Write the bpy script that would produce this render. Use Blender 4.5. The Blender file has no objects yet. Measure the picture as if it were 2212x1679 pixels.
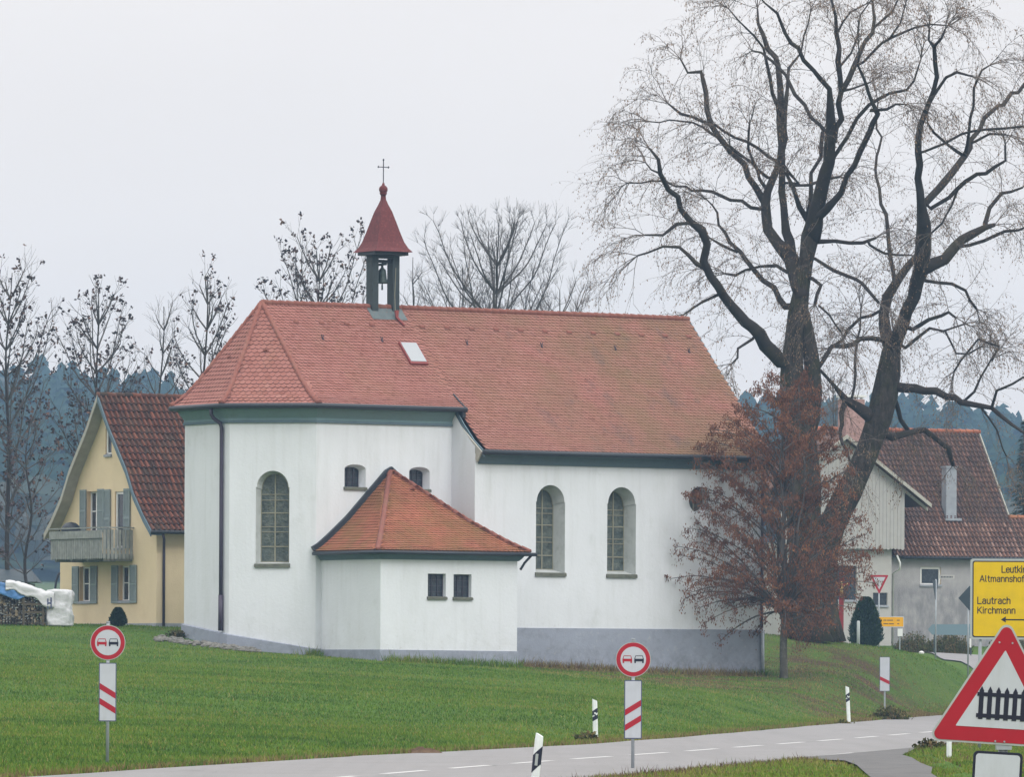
import bpy, math, random
import numpy as np
from mathutils import Vector, Matrix, noise as mnoise
from mathutils.geometry import tessellate_polygon
random.seed(7); RNG = np.random.default_rng(7)
S = bpy.context.scene
COL = S.collection

# ---------------------------------------------------------------- camera
FPX, ROLL, CAMH = 14820.0, 0.005, 1.7        # focal length in photo units, tilt of the horizon, eye height
cam_d = bpy.data.cameras.new('camera'); cam = bpy.data.objects.new('camera', cam_d); COL.objects.link(cam)
cam_d.sensor_width = 36; cam_d.lens = 36*FPX/2212; cam_d.shift_y = (1450-839.5)/2212
cam_d.clip_start = 1; cam_d.clip_end = 20000
_r = Vector((math.cos(ROLL), 0, math.sin(ROLL))); _u = Vector((-math.sin(ROLL), 0, math.cos(ROLL))); _b = Vector((0, -1, 0))
M = Matrix((_r, _u, _b)).transposed().to_4x4(); M.translation = (0, 0, CAMH); cam.matrix_world = M
S.camera = cam

# ---------------------------------------------------------------- world and sun (overcast)
W = bpy.data.worlds.new('World'); S.world = W; W.use_nodes = True
nt = W.node_tree; nt.nodes.clear(); L = nt.links.new
out = nt.nodes.new('ShaderNodeOutputWorld'); add = nt.nodes.new('ShaderNodeAddShader')
b1 = nt.nodes.new('ShaderNodeBackground'); b2 = nt.nodes.new('ShaderNodeBackground')
sky = nt.nodes.new('ShaderNodeTexSky'); sky.sky_type = 'NISHITA'; sky.sun_disc = False
SUN_EL, SUN_AZ = math.radians(42), math.radians(146)      # azimuth clockwise from north (+Y)
sky.sun_elevation = SUN_EL; sky.sun_rotation = SUN_AZ; sky.air_density = 1; sky.dust_density = 3
L(sky.outputs[0], b1.inputs[0]); b1.inputs[1].default_value = 0.006
tc = nt.nodes.new('ShaderNodeTexCoord'); sx = nt.nodes.new('ShaderNodeSeparateXYZ'); L(tc.outputs['Generated'], sx.inputs[0])
rp = nt.nodes.new('ShaderNodeValToRGB'); L(sx.outputs[2], rp.inputs[0])
e = rp.color_ramp.elements
e[0].position = 0.0; e[0].color = (.985, .90, .845, 1)
e[1].position = 1.0; e[1].color = (1, .985, .965, 1)
k = rp.color_ramp.elements.new(.10); k.color = (.985, .93, .90, 1)
k = rp.color_ramp.elements.new(.45); k.color = (.96, .94, .92, 1)
mr = nt.nodes.new('ShaderNodeMapRange'); L(sx.outputs[2], mr.inputs[0])
mr.inputs[1].default_value = .1; mr.inputs[2].default_value = .9; mr.inputs[3].default_value = 1.0; mr.inputs[4].default_value = 2.5
nz = nt.nodes.new('ShaderNodeTexNoise'); nz.inputs['Scale'].default_value = 9; nz.inputs['Detail'].default_value = 4
mp = nt.nodes.new('ShaderNodeMapping'); mp.inputs['Scale'].default_value = (1, 1, 3); L(tc.outputs['Generated'], mp.inputs[0]); L(mp.outputs[0], nz.inputs[0])
m2 = nt.nodes.new('ShaderNodeMapRange'); L(nz.outputs[0], m2.inputs[0]); m2.inputs[3].default_value = .95; m2.inputs[4].default_value = 1.05
mu = nt.nodes.new('ShaderNodeMath'); mu.operation = 'MULTIPLY'; L(mr.outputs[0], mu.inputs[0]); L(m2.outputs[0], mu.inputs[1])
L(rp.outputs[0], b2.inputs[0]); L(mu.outputs[0], b2.inputs[1])
L(b1.outputs[0], add.inputs[0]); L(b2.outputs[0], add.inputs[1]); L(add.outputs[0], out.inputs[0])
sd = bpy.data.lights.new('sun', 'SUN'); sd.energy = 1.35; sd.angle = math.radians(22); sd.color = (1, .97, .93)
sun = bpy.data.objects.new('sun', sd); COL.objects.link(sun)
sdir = Vector((math.sin(SUN_AZ)*math.cos(SUN_EL), math.cos(SUN_AZ)*math.cos(SUN_EL), math.sin(SUN_EL)))
sun.rotation_euler = sdir.to_track_quat('Z', 'Y').to_euler(); sun.location = (30, 100, 60)
S.view_settings.view_transform = 'Standard'; S.view_settings.look = 'None'
S.view_settings.exposure = 0.0; S.view_settings.gamma = 1.0; S.view_settings.use_curve_mapping = False
try: S.cycles.volume_bounces = 0
except Exception: pass

# survey: a sight line through a point of the photo, cut at distance d, gives a place in the world
def ray(x, y):
    dx = x-1106; dy = y-1450
    return (dx*math.cos(ROLL)+dy*math.sin(ROLL))/FPX, -(-dx*math.sin(ROLL)+dy*math.cos(ROLL))/FPX
def P(x, y, d):
    a, b = ray(x, y); return Vector((a*d, d, CAMH+b*d))

# ---------------------------------------------------------------- materials
def mat(name, col, rough=.8, spec=.3, metal=0., var=0., scale=3., bump=0., bscale=30., tone=None, tonemix=1., grime=None, wave=None):
    """principled material: noise variation, bump, optional per-face 'tone' colours, optional grime patches"""
    m = bpy.data.materials.new(name); m.use_nodes = True; t = m.node_tree; l = t.links.new
    p = t.nodes['Principled BSDF']; p.inputs['Roughness'].default_value = rough; p.inputs['Metallic'].default_value = metal
    p.inputs['Specular IOR Level'].default_value = spec
    c = t.nodes.new('ShaderNodeRGB'); c.outputs[0].default_value = (*col, 1); cur = c.outputs[0]
    co = t.nodes.new('ShaderNodeTexCoord').outputs['Object']
    if tone:
        at = t.nodes.new('ShaderNodeAttribute'); at.attribute_name = 'tone'
        r = t.nodes.new('ShaderNodeValToRGB'); l(at.outputs['Fac'], r.inputs[0]); r.color_ramp.interpolation = 'LINEAR'
        es = r.color_ramp.elements
        for i, (pos, cc) in enumerate(tone):
            el = es[i] if i < 2 else es.new(pos)
            el.position = pos; el.color = (*cc, 1)
        cur = r.outputs[0]
    def noise(sc, det=5, rough_=.6, stretch=None):
        n = t.nodes.new('ShaderNodeTexNoise'); n.inputs['Scale'].default_value = sc; n.inputs['Detail'].default_value = det; n.inputs['Roughness'].default_value = rough_
        if stretch:
            q = t.nodes.new('ShaderNodeMapping'); q.inputs['Scale'].default_value = stretch; l(co, q.inputs[0]); l(q.outputs[0], n.inputs[0])
        else: l(co, n.inputs[0])
        return n.outputs[0]
    if var:
        r = t.nodes.new('ShaderNodeMapRange'); l(noise(scale), r.inputs[0]); r.inputs[1].default_value = .3; r.inputs[2].default_value = .7
        r.inputs[3].default_value = 1-var; r.inputs[4].default_value = 1+var
        mx = t.nodes.new('ShaderNodeVectorMath'); mx.operation = 'SCALE'; l(cur, mx.inputs[0]); l(r.outputs[0], mx.inputs['Scale']); cur = mx.outputs[0]
    for g in (grime or []):
        gc, gsc, lo, hi, amt = g[:5]; st = g[5] if len(g) > 5 else None
        r = t.nodes.new('ShaderNodeMapRange'); l(noise(gsc, 6, .65, st), r.inputs[0]); r.inputs[1].default_value = lo; r.inputs[2].default_value = hi
        r.inputs[3].default_value = 0; r.inputs[4].default_value = amt; fac = r.outputs[0]
        if len(g) > 6:      # limit to a range along one object axis
            ax, a0, a1 = g[6]; sp = t.nodes.new('ShaderNodeSeparateXYZ'); l(co, sp.inputs[0])
            r2 = t.nodes.new('ShaderNodeMapRange'); l(sp.outputs[ax], r2.inputs[0]); r2.inputs[1].default_value = a0; r2.inputs[2].default_value = a1
            mm = t.nodes.new('ShaderNodeMath'); mm.operation = 'MULTIPLY'; l(fac, mm.inputs[0]); l(r2.outputs[0], mm.inputs[1]); fac = mm.outputs[0]
        mx = t.nodes.new('ShaderNodeMix'); mx.data_type = 'RGBA'; l(fac, mx.inputs[0]); l(cur, mx.inputs[6]); mx.inputs[7].default_value = (*gc, 1); cur = mx.outputs[2]
    l(cur, p.inputs['Base Color'])
    if bump:
        b = t.nodes.new('ShaderNodeBump'); b.inputs['Distance'].default_value = bump; b.inputs['Strength'].default_value = 1
        l(noise(bscale, 4), b.inputs['Height']); l(b.outputs[0], p.inputs['Normal'])
    return m
m_plaster = mat('white_plaster', (.635, .662, .70), .9, .1, var=.03, scale=.6, bump=.008, bscale=9,
    grime=[((.42, .45, .44), .8, .60, .80, .5), ((.50, .53, .53), 1.2, .50, .75, .45, (1, 1, .25)), ((.33, .32, .29), 5, .60, .74, .6, None, (2, 2.2, .2)), ((.44, .46, .45), 1.0, .40, .70, .45, None, (2, 2.4, .0)), ((.45, .47, .47), 2.2, .52, .72, .26, (1.6, 1.6, .10)), ((.47, .49, .49), 1.6, .45, .7, .22, (2, 2, .2), (2, 7.0, 8.8))])
m_plinth = mat('plinth_paint', (.275, .30, .36), .9, .1, var=.07, scale=1.0, bump=.01, bscale=14, grime=[((.17, .18, .19), 2.5, .52, .72, .45), ((.13, .135, .12), 3.5, .42, .66, .7, None, (2, .8, -.4)), ((.36, .37, .39), 6, .58, .7, .5)])
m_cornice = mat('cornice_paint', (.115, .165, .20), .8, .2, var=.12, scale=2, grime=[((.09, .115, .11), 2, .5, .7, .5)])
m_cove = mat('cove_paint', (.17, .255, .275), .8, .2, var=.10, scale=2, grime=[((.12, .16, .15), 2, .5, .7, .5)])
m_gutter = mat('dark_gutter', (.022, .027, .035), .5, .4, var=.1)
m_pipe = mat('dark_downpipe', (.045, .035, .06), .5, .4, var=.1)
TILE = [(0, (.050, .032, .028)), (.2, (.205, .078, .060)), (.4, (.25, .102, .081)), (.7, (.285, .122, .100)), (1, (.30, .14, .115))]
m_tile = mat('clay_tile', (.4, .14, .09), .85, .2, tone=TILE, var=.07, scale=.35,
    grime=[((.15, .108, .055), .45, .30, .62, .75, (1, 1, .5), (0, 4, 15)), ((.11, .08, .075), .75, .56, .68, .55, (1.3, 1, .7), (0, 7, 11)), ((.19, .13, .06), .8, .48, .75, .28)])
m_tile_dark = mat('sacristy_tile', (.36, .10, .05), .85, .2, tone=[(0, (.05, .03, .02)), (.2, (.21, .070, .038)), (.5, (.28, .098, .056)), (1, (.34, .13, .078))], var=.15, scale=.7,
    grime=[((.17, .115, .04), .9, .40, .66, .65, None, (2, 9, 5.5))])
m_ridge = mat('ridge_tile', (.215, .082, .062), .8, .2, var=.15, scale=1.5, grime=[((.15, .10, .07), 1.5, .5, .7, .5)])
m_tred = mat('red_turret_metal', (.115, .028, .028), .75, .25, var=.15, scale=6, grime=[((.28, .09, .08), 12, .55, .75, .6)], bump=.01, bscale=30)
m_twood = mat('dark_green_boarding', (.034, .044, .047), .7, .3, var=.15, scale=5, grime=[((.1, .13, .13), 4, .5, .7, .5, (1, 1, .1))])
m_bell = mat('bell_bronze', (.03, .045, .04), .5, .5, metal=.5)
m_iron = mat('wrought_iron', (.04, .035, .05), .6, .3)
m_lead = mat('lead_flashing', (.10, .125, .13), .6, .3, var=.2, scale=3)
m_reveal = mat('grey_reveal', (.47, .495, .49), .9, .1, var=.08, scale=2, grime=[((.25, .27, .25), 2.5, .5, .7, .5)])
m_glass = mat('leaded_glass', (.05, .065, .06), .3, .5, var=.5, scale=3.5, grime=[((.14, .155, .13), 5, .45, .65, .7)], bump=.03, bscale=9)
m_dglass = mat('dark_glass', (.018, .025, .035), .15, .5, var=.3, scale=4, grime=[((.06, .08, .09), 7, .5, .65, .6)])
m_muntin = mat('pale_glazing_bar', (.26, .25, .19), .7, .2)
m_sill = mat('mossy_stone_sill', (.12, .125, .10), .9, .1, var=.25, scale=6)
m_skyl = mat('skylight_glass', (.30, .32, .34), .25, .5)
m_sred = mat('skylight_frame', (.22, .05, .045), .6, .3)
m_yellow = mat('yellow_render', (.66, .545, .365), .9, .1, var=.04, scale=1.2, bump=.01, bscale=20, grime=[((.50, .38, .24), .8, .5, .8, .45)])
m_tancase = mat('tan_reveal', (.52, .38, .23), .9, .1, var=.05)
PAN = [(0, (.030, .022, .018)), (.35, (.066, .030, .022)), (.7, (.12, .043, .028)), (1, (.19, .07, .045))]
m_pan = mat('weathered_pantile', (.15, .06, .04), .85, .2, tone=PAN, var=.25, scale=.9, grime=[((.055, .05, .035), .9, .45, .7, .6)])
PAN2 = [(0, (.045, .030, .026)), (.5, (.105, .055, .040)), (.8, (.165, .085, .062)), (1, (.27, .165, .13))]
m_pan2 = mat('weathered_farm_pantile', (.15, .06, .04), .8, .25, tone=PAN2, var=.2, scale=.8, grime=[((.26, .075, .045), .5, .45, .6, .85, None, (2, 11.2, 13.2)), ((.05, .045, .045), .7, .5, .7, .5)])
m_barge = mat('pale_barge_board', (.36, .35, .31), .8, .2, var=.1, scale=3)
m_shutter = mat('grey_green_shutter', (.21, .255, .255), .7, .2, var=.07, scale=5)
m_balc = mat('weathered_grey_boards', (.25, .265, .25), .85, .2, var=.2, scale=5, grime=[((.12, .13, .12), 6, .5, .7, .5, (1, 1, .2))])
m_wframe = mat('white_window_frame', (.68, .69, .68), .6, .3)
m_clad = mat('white_timber_cladding', (.37, .365, .355), .85, .1, var=.06, scale=3, grime=[((.36, .34, .30), 2, .5, .75, .6, (3, 3, .2))])
m_stucco = mat('grey_roughcast', (.36, .35, .355), .95, .05, var=.10, scale=2.2, bump=.03, bscale=25, grime=[((.20, .20, .215), 2.2, .34, .60, .85, (1, 1, .4), (2, 3.3, 2.7))])
m_stuccow = mat('pale_roughcast', (.42, .41, .395), .95, .05, var=.06, scale=2, bump=.02, bscale=25)
m_chim = mat('render_chimney', (.28, .30, .33), .9, .1, var=.12, scale=3)
m_chimb = mat('brick_chimney', (.34, .22, .20), .9, .1, var=.25, scale=7)
m_galv = mat('galvanised_steel', (.30, .33, .36), .5, .4, metal=.2, var=.1, scale=8)
m_sback = mat('sign_back_grey', (.34, .37, .37), .5, .3, var=.05)
m_swhite = mat('sign_white', (.44, .465, .51), .35, .4, var=.05, scale=4, grime=[((.34, .35, .36), 3, .5, .75, .5, (2, 1, .5))])
m_sred2 = mat('sign_red', (.33, .006, .020), .4, .4, var=.05, scale=6)
m_sblack = mat('sign_black', (.012, .014, .03), .5, .3)
m_syel = mat('sign_yellow', (.62, .42, .004), .45, .3, var=.04, scale=5, grime=[((.45, .32, .02), 3, .5, .75, .5)])
m_sora = mat('sign_orange', (.72, .36, .004), .45, .3, var=.04)
m_sdark = mat('sign_back_dark', (.035, .05, .06), .6, .3, var=.1)
m_sblue = mat('sign_border_blue', (.07, .08, .15), .5, .3)
m_pwhite = mat('post_plastic', (.66, .70, .70), .5, .3, var=.06, scale=8, grime=[((.35, .36, .33), 6, .5, .7, .5, None, (2, .6, .0))])
m_bark = mat('linden_bark', (.042, .036, .030), .95, .1, var=.35, scale=3, bump=.06, bscale=7, grime=[((.050, .055, .022), 1.1, .48, .64, .6), ((.085, .072, .062), 9, .5, .68, .8, (1, 1, .22)), ((.018, .016, .014), 7, .52, .66, .8, (1.2, 1.2, .25))])
m_limb = mat('limb_bark', (.038, .032, .029), .95, .1, var=.3, scale=2, grime=[((.06, .054, .028), 1.2, .5, .65, .5)])
m_twig = mat('twig_bark', (.12, .10, .088), .9, .1, var=.2, scale=1)
m_twigd = mat('dark_twig_bark', (.085, .078, .075), .9, .1, var=.2, scale=1)
m_bract = mat('dry_seed_bracts', (.20, .13, .075), .9, .1, tone=[(0, (.12, .075, .05)), (1, (.28, .19, .12))])
m_rust = mat('rust_brown_leaves', (.22, .07, .03), .8, .2, tone=[(0, (.070, .036, .024)), (.45, (.140, .058, .034)), (.85, (.22, .092, .048)), (1, (.31, .16, .07))])
m_clump = mat('dark_leaf_clumps', (.05, .04, .05), .8, .2, tone=[(0, (.035, .028, .035)), (.7, (.07, .05, .05)), (1, (.13, .075, .05))])
m_cbark = mat('young_bark', (.085, .08, .068), .9, .1, var=.25, scale=5, grime=[((.16, .16, .14), 4, .5, .65, .7)])
m_conif = mat('conifer_foliage', (.02, .035, .022), .8, .2, tone=[(0, (.010, .020, .014)), (.6, (.022, .042, .024)), (1, (.045, .07, .03))])
m_thuja = mat('thuja_foliage', (.015, .03, .012), .8, .2, tone=[(0, (.008, .022, .010)), (.6, (.016, .042, .016)), (1, (.04, .075, .02))])
m_forest = mat('forest_foliage', (.02, .035, .02), .95, .0, tone=[(0, (.012, .028, .022)), (.6, (.028, .05, .032)), (.8, (.07, .07, .05)), (1, (.13, .11, .08))])
m_weed = mat('autumn_weeds', (.06, .07, .03), .9, .1, tone=[(0, (.035, .045, .018)), (.4, (.085, .095, .03)), (.7, (.14, .10, .045)), (1, (.22, .16, .07))])
m_grass = mat('grass_blades', (.04, .1, .02), .8, .15, tone=[(0, (.036, .080, .011)), (.3, (.080, .162, .018)), (.55, (.130, .195, .023)), (.72, (.170, .192, .032)), (.86, (.25, .20, .075)), (1, (.095, .052, .042))])
m_log = mat('split_logs', (.10, .08, .055), .9, .1, tone=[(0, (.03, .024, .018)), (.5, (.09, .075, .052)), (1, (.27, .22, .15))])
m_wtarp = mat('white_plastic_sheet', (.52, .53, .55), .4, .4, var=.05, scale=3, bump=.05, bscale=3)
m_btarp = mat('blue_plastic_sheet', (.07, .19, .42), .45, .4, var=.2, scale=3, bump=.05, bscale=4)
m_stone = mat('rubble_stone', (.17, .165, .15), .9, .1, var=.3, scale=4)
m_wstone = mat('white_stone', (.6, .6, .58), .8, .1, var=.1)
m_asph = mat('road_asphalt', (.205, .20, .203), .85, .2, var=.05, scale=.35, bump=.004, bscale=60, grime=[((.16, .158, .158), 1.0, .45, .65, .4, (1.3, .04, 1)), ((.12, .12, .12), .35, .62, .66, .35, (1, .25, 1)), ((.165, .16, .16), .6, .5, .75, .5), ((.27, .265, .26), 30, .5, .7, .5), ((.10, .10, .10), 2.2, .66, .70, .45, (1, .12, 1))])
m_asphd = mat('driveway_asphalt', (.125, .123, .124), .9, .1, var=.12, scale=1.2, bump=.01, bscale=40, grime=[((.06, .06, .06), 1.6, .5, .7, .6), ((.2, .2, .19), 18, .55, .7, .6)])
m_line = mat('road_paint', (.46, .46, .46), .7, .2, var=.06, scale=4)
m_redcross = mat('painted_red_wood', (.22, .03, .035), .7, .2, var=.15)
m_gold = mat('gilded_figure', (.42, .30, .10), .5, .4)
m_soil = mat('molehill_soil', (.105, .072, .05), .95, .0, var=.3, scale=6)

# ---------------------------------------------------------------- mesh helpers
class MB:
    def __init__(s): s.v = []; s.f = []; s.t = []
    def add(s, vs, fs, tone=.5):
        o = len(s.v); s.v.extend([tuple(q) for q in vs]); s.f.extend([tuple(i+o for i in f) for f in fs]); s.t.extend([tone]*len(vs))
    def box(s, x0, x1, y0, y1, z0, z1, tone=.5):
        s.add([(x0,y0,z0),(x1,y0,z0),(x1,y1,z0),(x0,y1,z0),(x0,y0,z1),(x1,y0,z1),(x1,y1,z1),(x0,y1,z1)],
              [(0,3,2,1),(4,5,6,7),(0,1,5,4),(1,2,6,5),(2,3,7,6),(3,0,4,7)], tone)
    def prism(s, poly, y0, y1, tone=.5):            # polygon in x,z swept along y (y0 in front)
        n = len(poly); vs = [(p[0], y0, p[1]) for p in poly]+[(p[0], y1, p[1]) for p in poly]
        fs = [tuple(range(n)), tuple(range(2*n-1, n-1, -1))]+[(i, i+n, (i+1) % n+n, (i+1) % n) for i in range(n)]
        s.add(vs, fs, tone)
    def vprism(s, poly, z0, z1, tone=.5):           # polygon in x,y raised from z0 to z1
        n = len(poly); vs = [(p[0], p[1], z0) for p in poly]+[(p[0], p[1], z1) for p in poly]
        fs = [tuple(range(n-1, -1, -1)), tuple(range(n, 2*n))]+[(i, (i+1) % n, (i+1) % n+n, i+n) for i in range(n)]
        s.add(vs, fs, tone)
    def tube(s, pts, rs, n=6, tone=.5, cap=True, rough=0.):
        pts = [Vector(p) for p in pts]; m = len(pts)
        if not hasattr(rs, '__len__'): rs = [rs]*m
        vs = []; a = None
        for i, p in enumerate(pts):
            d = (pts[min(i+1, m-1)]-pts[max(i-1, 0)])
            d = d.normalized() if d.length > 1e-9 else Vector((0, 0, 1))
            if a is None: a = d.cross(Vector((1, 0, 0)) if abs(d.x) < .8 else Vector((0, 1, 0))).normalized()
            else:
                a = a-d*a.dot(d); a = a.normalized() if a.length > 1e-6 else d.orthogonal().normalized()
            b = d.cross(a)
            for k in range(n):
                t = 2*math.pi*k/n; u_ = a*math.cos(t)+b*math.sin(t); r_ = rs[i]
                if rough: r_ *= 1+rough*(mnoise.noise(Vector((p.x*.9+u_.x*1.1, p.y*.9+u_.y*1.1, p.z*.45)))*1.6+.35*math.sin(t*5+p.z*.6))
                vs.append(p+u_*r_)
        fs = [(i*n+k, i*n+(k+1) % n, (i+1)*n+(k+1) % n, (i+1)*n+k) for i in range(m-1) for k in range(n)]
        if cap: fs += [tuple(range(n-1, -1, -1)), tuple(range((m-1)*n, m*n))]
        s.add(vs, fs, tone)
    def lathe(s, prof, cx, cy, n=16, tone=.5):      # profile of (radius, z)
        vs = [(cx+r*math.cos(2*math.pi*k/n), cy+r*math.sin(2*math.pi*k/n), z) for r, z in prof for k in range(n)]
        m = len(prof)
        fs = [(i*n+k, i*n+(k+1) % n, (i+1)*n+(k+1) % n, (i+1)*n+k) for i in range(m-1) for k in range(n)]
        s.add(vs, fs+[tuple(range(n-1, -1, -1)), tuple(range((m-1)*n, m*n))], tone)
    def build(s, name, m, parent=None, smooth=False, org=None):
        me = bpy.data.meshes.new(name)
        v = np.array(s.v, dtype=np.float64)
        if org is not None: v = v-np.array(org)
        me.from_pydata(v.tolist(), [], s.f); me.materials.append(m)
        at = me.attributes.new('tone', 'FLOAT', 'POINT'); at.data.foreach_set('value', np.array(s.t, dtype=np.float32))
        if smooth: me.polygons.foreach_set('use_smooth', [True]*len(me.polygons))
        me.update()
        o = bpy.data.objects.new(name, me); COL.objects.link(o)
        if parent is not None: o.parent = parent
        if org is not None and parent is None: o.location = org
        return o
def tag(o, label=None, cat=None, group=None, kind=None):
    if label: o['label'] = label
    if cat: o['category'] = cat
    if group: o['group'] = group
    if kind: o['kind'] = kind
    return o
def empty(name, loc, rz, label, cat, group=None):
    o = bpy.data.objects.new(name, None); COL.objects.link(o); o.location = loc; o.rotation_euler = (0, 0, rz)
    return tag(o, label, cat, group)
def copy_tree(o, parent=None):
    kids = [c for c in list(bpy.data.objects) if c.parent is o]
    c = o.copy(); COL.objects.link(c); c.parent = parent
    for k in kids: copy_tree(k, c)
    return c
def interp(tab, x):
    xs = [p[0] for p in tab]; return float(np.interp(x, xs, [p[1] for p in tab]))
def offset_path(path, d):                            # open path in x,y; positive d moves to the right-hand side of travel
    out_ = []
    n = len(path)
    for i, p in enumerate(path):
        ns = []
        if i > 0: q = Vector(path[i])-Vector(path[i-1]); ns.append(Vector((q.y, -q.x)).normalized())
        if i < n-1: q = Vector(path[i+1])-Vector(path[i]); ns.append(Vector((q.y, -q.x)).normalized())
        if len(ns) == 2: b = (ns[0]+ns[1]).normalized(); b = b/max(.3, b.dot(ns[0]))
        else: b = ns[0]
        out_.append((p[0]+b.x*d, p[1]+b.y*d))
    return out_
def sweep(mb, path, prof, closed_prof=True, zf=None):
    """profile of (outward, z) swept along an open x,y path; zf adds a height for each path point"""
    rings = [offset_path(path, o) for o, z in prof]; n = len(prof); m = len(path); vs = []
    for i in range(m):
        for k, (o, z) in enumerate(prof): vs.append((rings[k][i][0], rings[k][i][1], z+(zf[i] if zf else 0)))
    fs = [(i*n+k, (i+1)*n+k, (i+1)*n+(k+1) % n, i*n+(k+1) % n) for i in range(m-1) for k in range(n if closed_prof else n-1)]
    if closed_prof: fs += [tuple(range(n)), tuple(range(m*n-1, (m-1)*n-1, -1))]
    mb.add(vs, fs)
def circ_prof(cx, cz, r, n=10): return [(cx+r*math.cos(2*math.pi*k/n), cz+r*math.sin(2*math.pi*k/n)) for k in range(n)]

def shape_loop(kind, sc, z0, w, h, n=14):
    """outline of an opening in (s, z), counter-clockwise from lower left"""
    if kind == 'rect': return [(sc-w/2, z0), (sc+w/2, z0), (sc+w/2, z0+h), (sc-w/2, z0+h)]
    if kind == 'round': return [(sc+w/2*math.cos(a), z0+h/2+h/2*math.sin(a)) for a in [2*math.pi*k/24 for k in range(24)]]
    if kind == 'arch':
        zs = z0+h-w/2+.02
        return [(sc-w/2, z0), (sc+w/2, z0), (sc+w/2, zs)]+[(sc+(w/2-.03)*math.cos(a), zs+(w/2-.02)*math.sin(a)) for a in [math.pi*k/n for k in range(n+1)]]+[(sc-w/2, zs)]
    if kind == 'segment':
        rise = .16; zs = z0+h-rise
        return [(sc-w/2, z0), (sc+w/2, z0)]+[(sc+w/2*math.cos(a), zs+rise*math.sin(a)) for a in [math.pi*k/8 for k in range(9)]]
def opening(parent, wall_mb, p0, d, nin, kind, sc, z0, w, h, depth, splay, style, hole_list, lift=.1):
    """cut an opening; adds the reveal to the wall mesh and builds the window part with its bars and sill"""
    lo = shape_loop(kind, sc, z0, w, h); hole_list.append(lo)
    def W3(s_, z_, dep): return (p0[0]+d[0]*s_+nin[0]*dep, p0[1]+d[1]*s_+nin[1]*dep, z_)
    li = [(sc+(s_-sc)*(w/2-splay)/(w/2), z0+lift+(z_-z0)*(h-lift-splay)/h) for s_, z_ in lo]
    n = len(lo)
    rvm = MB() if style in ('church', 'house', 'housepane') else wall_mb
    rvm.add([W3(a, b, 0) for a, b in lo]+[W3(a, b, depth) for a, b in li], [(i, (i+1) % n, (i+1) % n+n, i+n) for i in range(n)])
    g = MB(); g.add([W3(a, b, depth-.004) for a, b in li], [tuple(range(n))])
    win = g.build('window', m_glass if style in ('church', 'oculus') else m_dglass, parent)
    if rvm is not wall_mb: rvm.build('reveal', m_reveal if style == 'church' else m_tancase, win)
    b = MB(); x0 = min(a for a, _ in li); x1 = max(a for a, _ in li); y0 = min(q for _, q in li); y1 = max(q for _, q in li)
    def bar(sa, za, sb, zb, r, dep=.035):
        v = Vector((sb-sa, zb-za)).normalized(); nn = Vector((-v.y, v.x))*r
        c = [(sa+nn.x, za+nn.y), (sb+nn.x, zb+nn.y), (sb-nn.x, zb-nn.y), (sa-nn.x, za-nn.y)]
        vs = [W3(a, q, depth-.006) for a, q in c]+[W3(a, q, depth-dep) for a, q in c]
        b.add(vs, [(0,1,2,3),(7,6,5,4),(0,4,5,1),(1,5,6,2),(2,6,7,3),(3,7,4,0)])
    mbar = m_muntin
    if style == 'church':
        bar(sc, y0, sc, y1, .022)
        hh = (y1-y0)
        for i, q in enumerate((.175, .34, .40, .555, .70, .765)): bar(x0, y0+q*hh, x1, y0+q*hh, .013 if i in (1, 2, 4, 5) else .02)
        for i in range(n): bar(*li[i], *li[(i+1) % n], .018)
    elif style == 'small':
        mbar = m_iron
        for q in (.33, .66): bar(x0+(x1-x0)*q, y0, x0+(x1-x0)*q, y1, .012)
        for q in (.25, .5, .75): bar(x0, y0+(y1-y0)*q, x1, y0+(y1-y0)*q, .012)
        for i in range(n): bar(*li[i], *li[(i+1) % n], .03)
    elif style == 'oculus':
        bar(sc, y0, sc, y1, .02); bar(x0, (y0+y1)/2, x1, (y0+y1)/2, .02)
    elif style == 'house':
        mbar = m_wframe
        for i in range(n): bar(*li[i], *li[(i+1) % n], .06, .05)
        bar(sc, y0, sc, y1, .04); bar(x0, y0+(y1-y0)*.52, x1, y0+(y1-y0)*.52, .02)
    elif style == 'housepane':
        mbar = m_wframe
        for i in range(n): bar(*li[i], *li[(i+1) % n], .09, .05)
    if b.v: b.build('glazing_bar' if style in ('church', 'oculus', 'small') else 'frame', mbar, win)
    if kind != 'round':
        s_ = MB(); e = .04; t = .10 if style == 'church' else .07; o = -.07
        c = [(sc-w/2-e, z0-t), (sc+w/2+e, z0-t), (sc+w/2+e, z0+.01), (sc-w/2-e, z0+.01)]
        vs = [W3(a, q, o) for a, q in c]+[W3(a, q, .06) for a, q in c]
        vs[6] = W3(sc+w/2+e, z0+.04, .0); vs[7] = W3(sc-w/2-e, z0+.04, .0)
        s_.add(vs, [(3,2,1,0),(4,5,6,7),(0,1,5,4),(1,2,6,5),(2,3,7,6),(3,0,4,7)])
        s_.build('sill', m_sill if style in ('church', 'small') else m_chim, win)
    return win
def wall_panel(mb, p0, p1, outline, holes=()):
    """flat wall with holes; outline in (s, z) along p0 -> p1"""
    d = Vector((p1[0]-p0[0], p1[1]-p0[1])).normalized()
    polys = [[Vector((s_, z_, 0)) for s_, z_ in outline]]+[[Vector((s_, z_, 0)) for s_, z_ in h] for h in holes]
    tris = tessellate_polygon(polys); fl = [q for pl in polys for q in pl]
    mb.add([(p0[0]+d.x*q.x, p0[1]+d.y*q.x, q.y) for q in fl], [tuple(t) for t in tris])
def dirs(p0, p1):                                    # along, and inward (left of travel)
    d = Vector((p1[0]-p0[0], p1[1]-p0[1])); L_ = d.length; d.normalize(); return (d.x, d.y), (-d.y, d.x), L_

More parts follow.
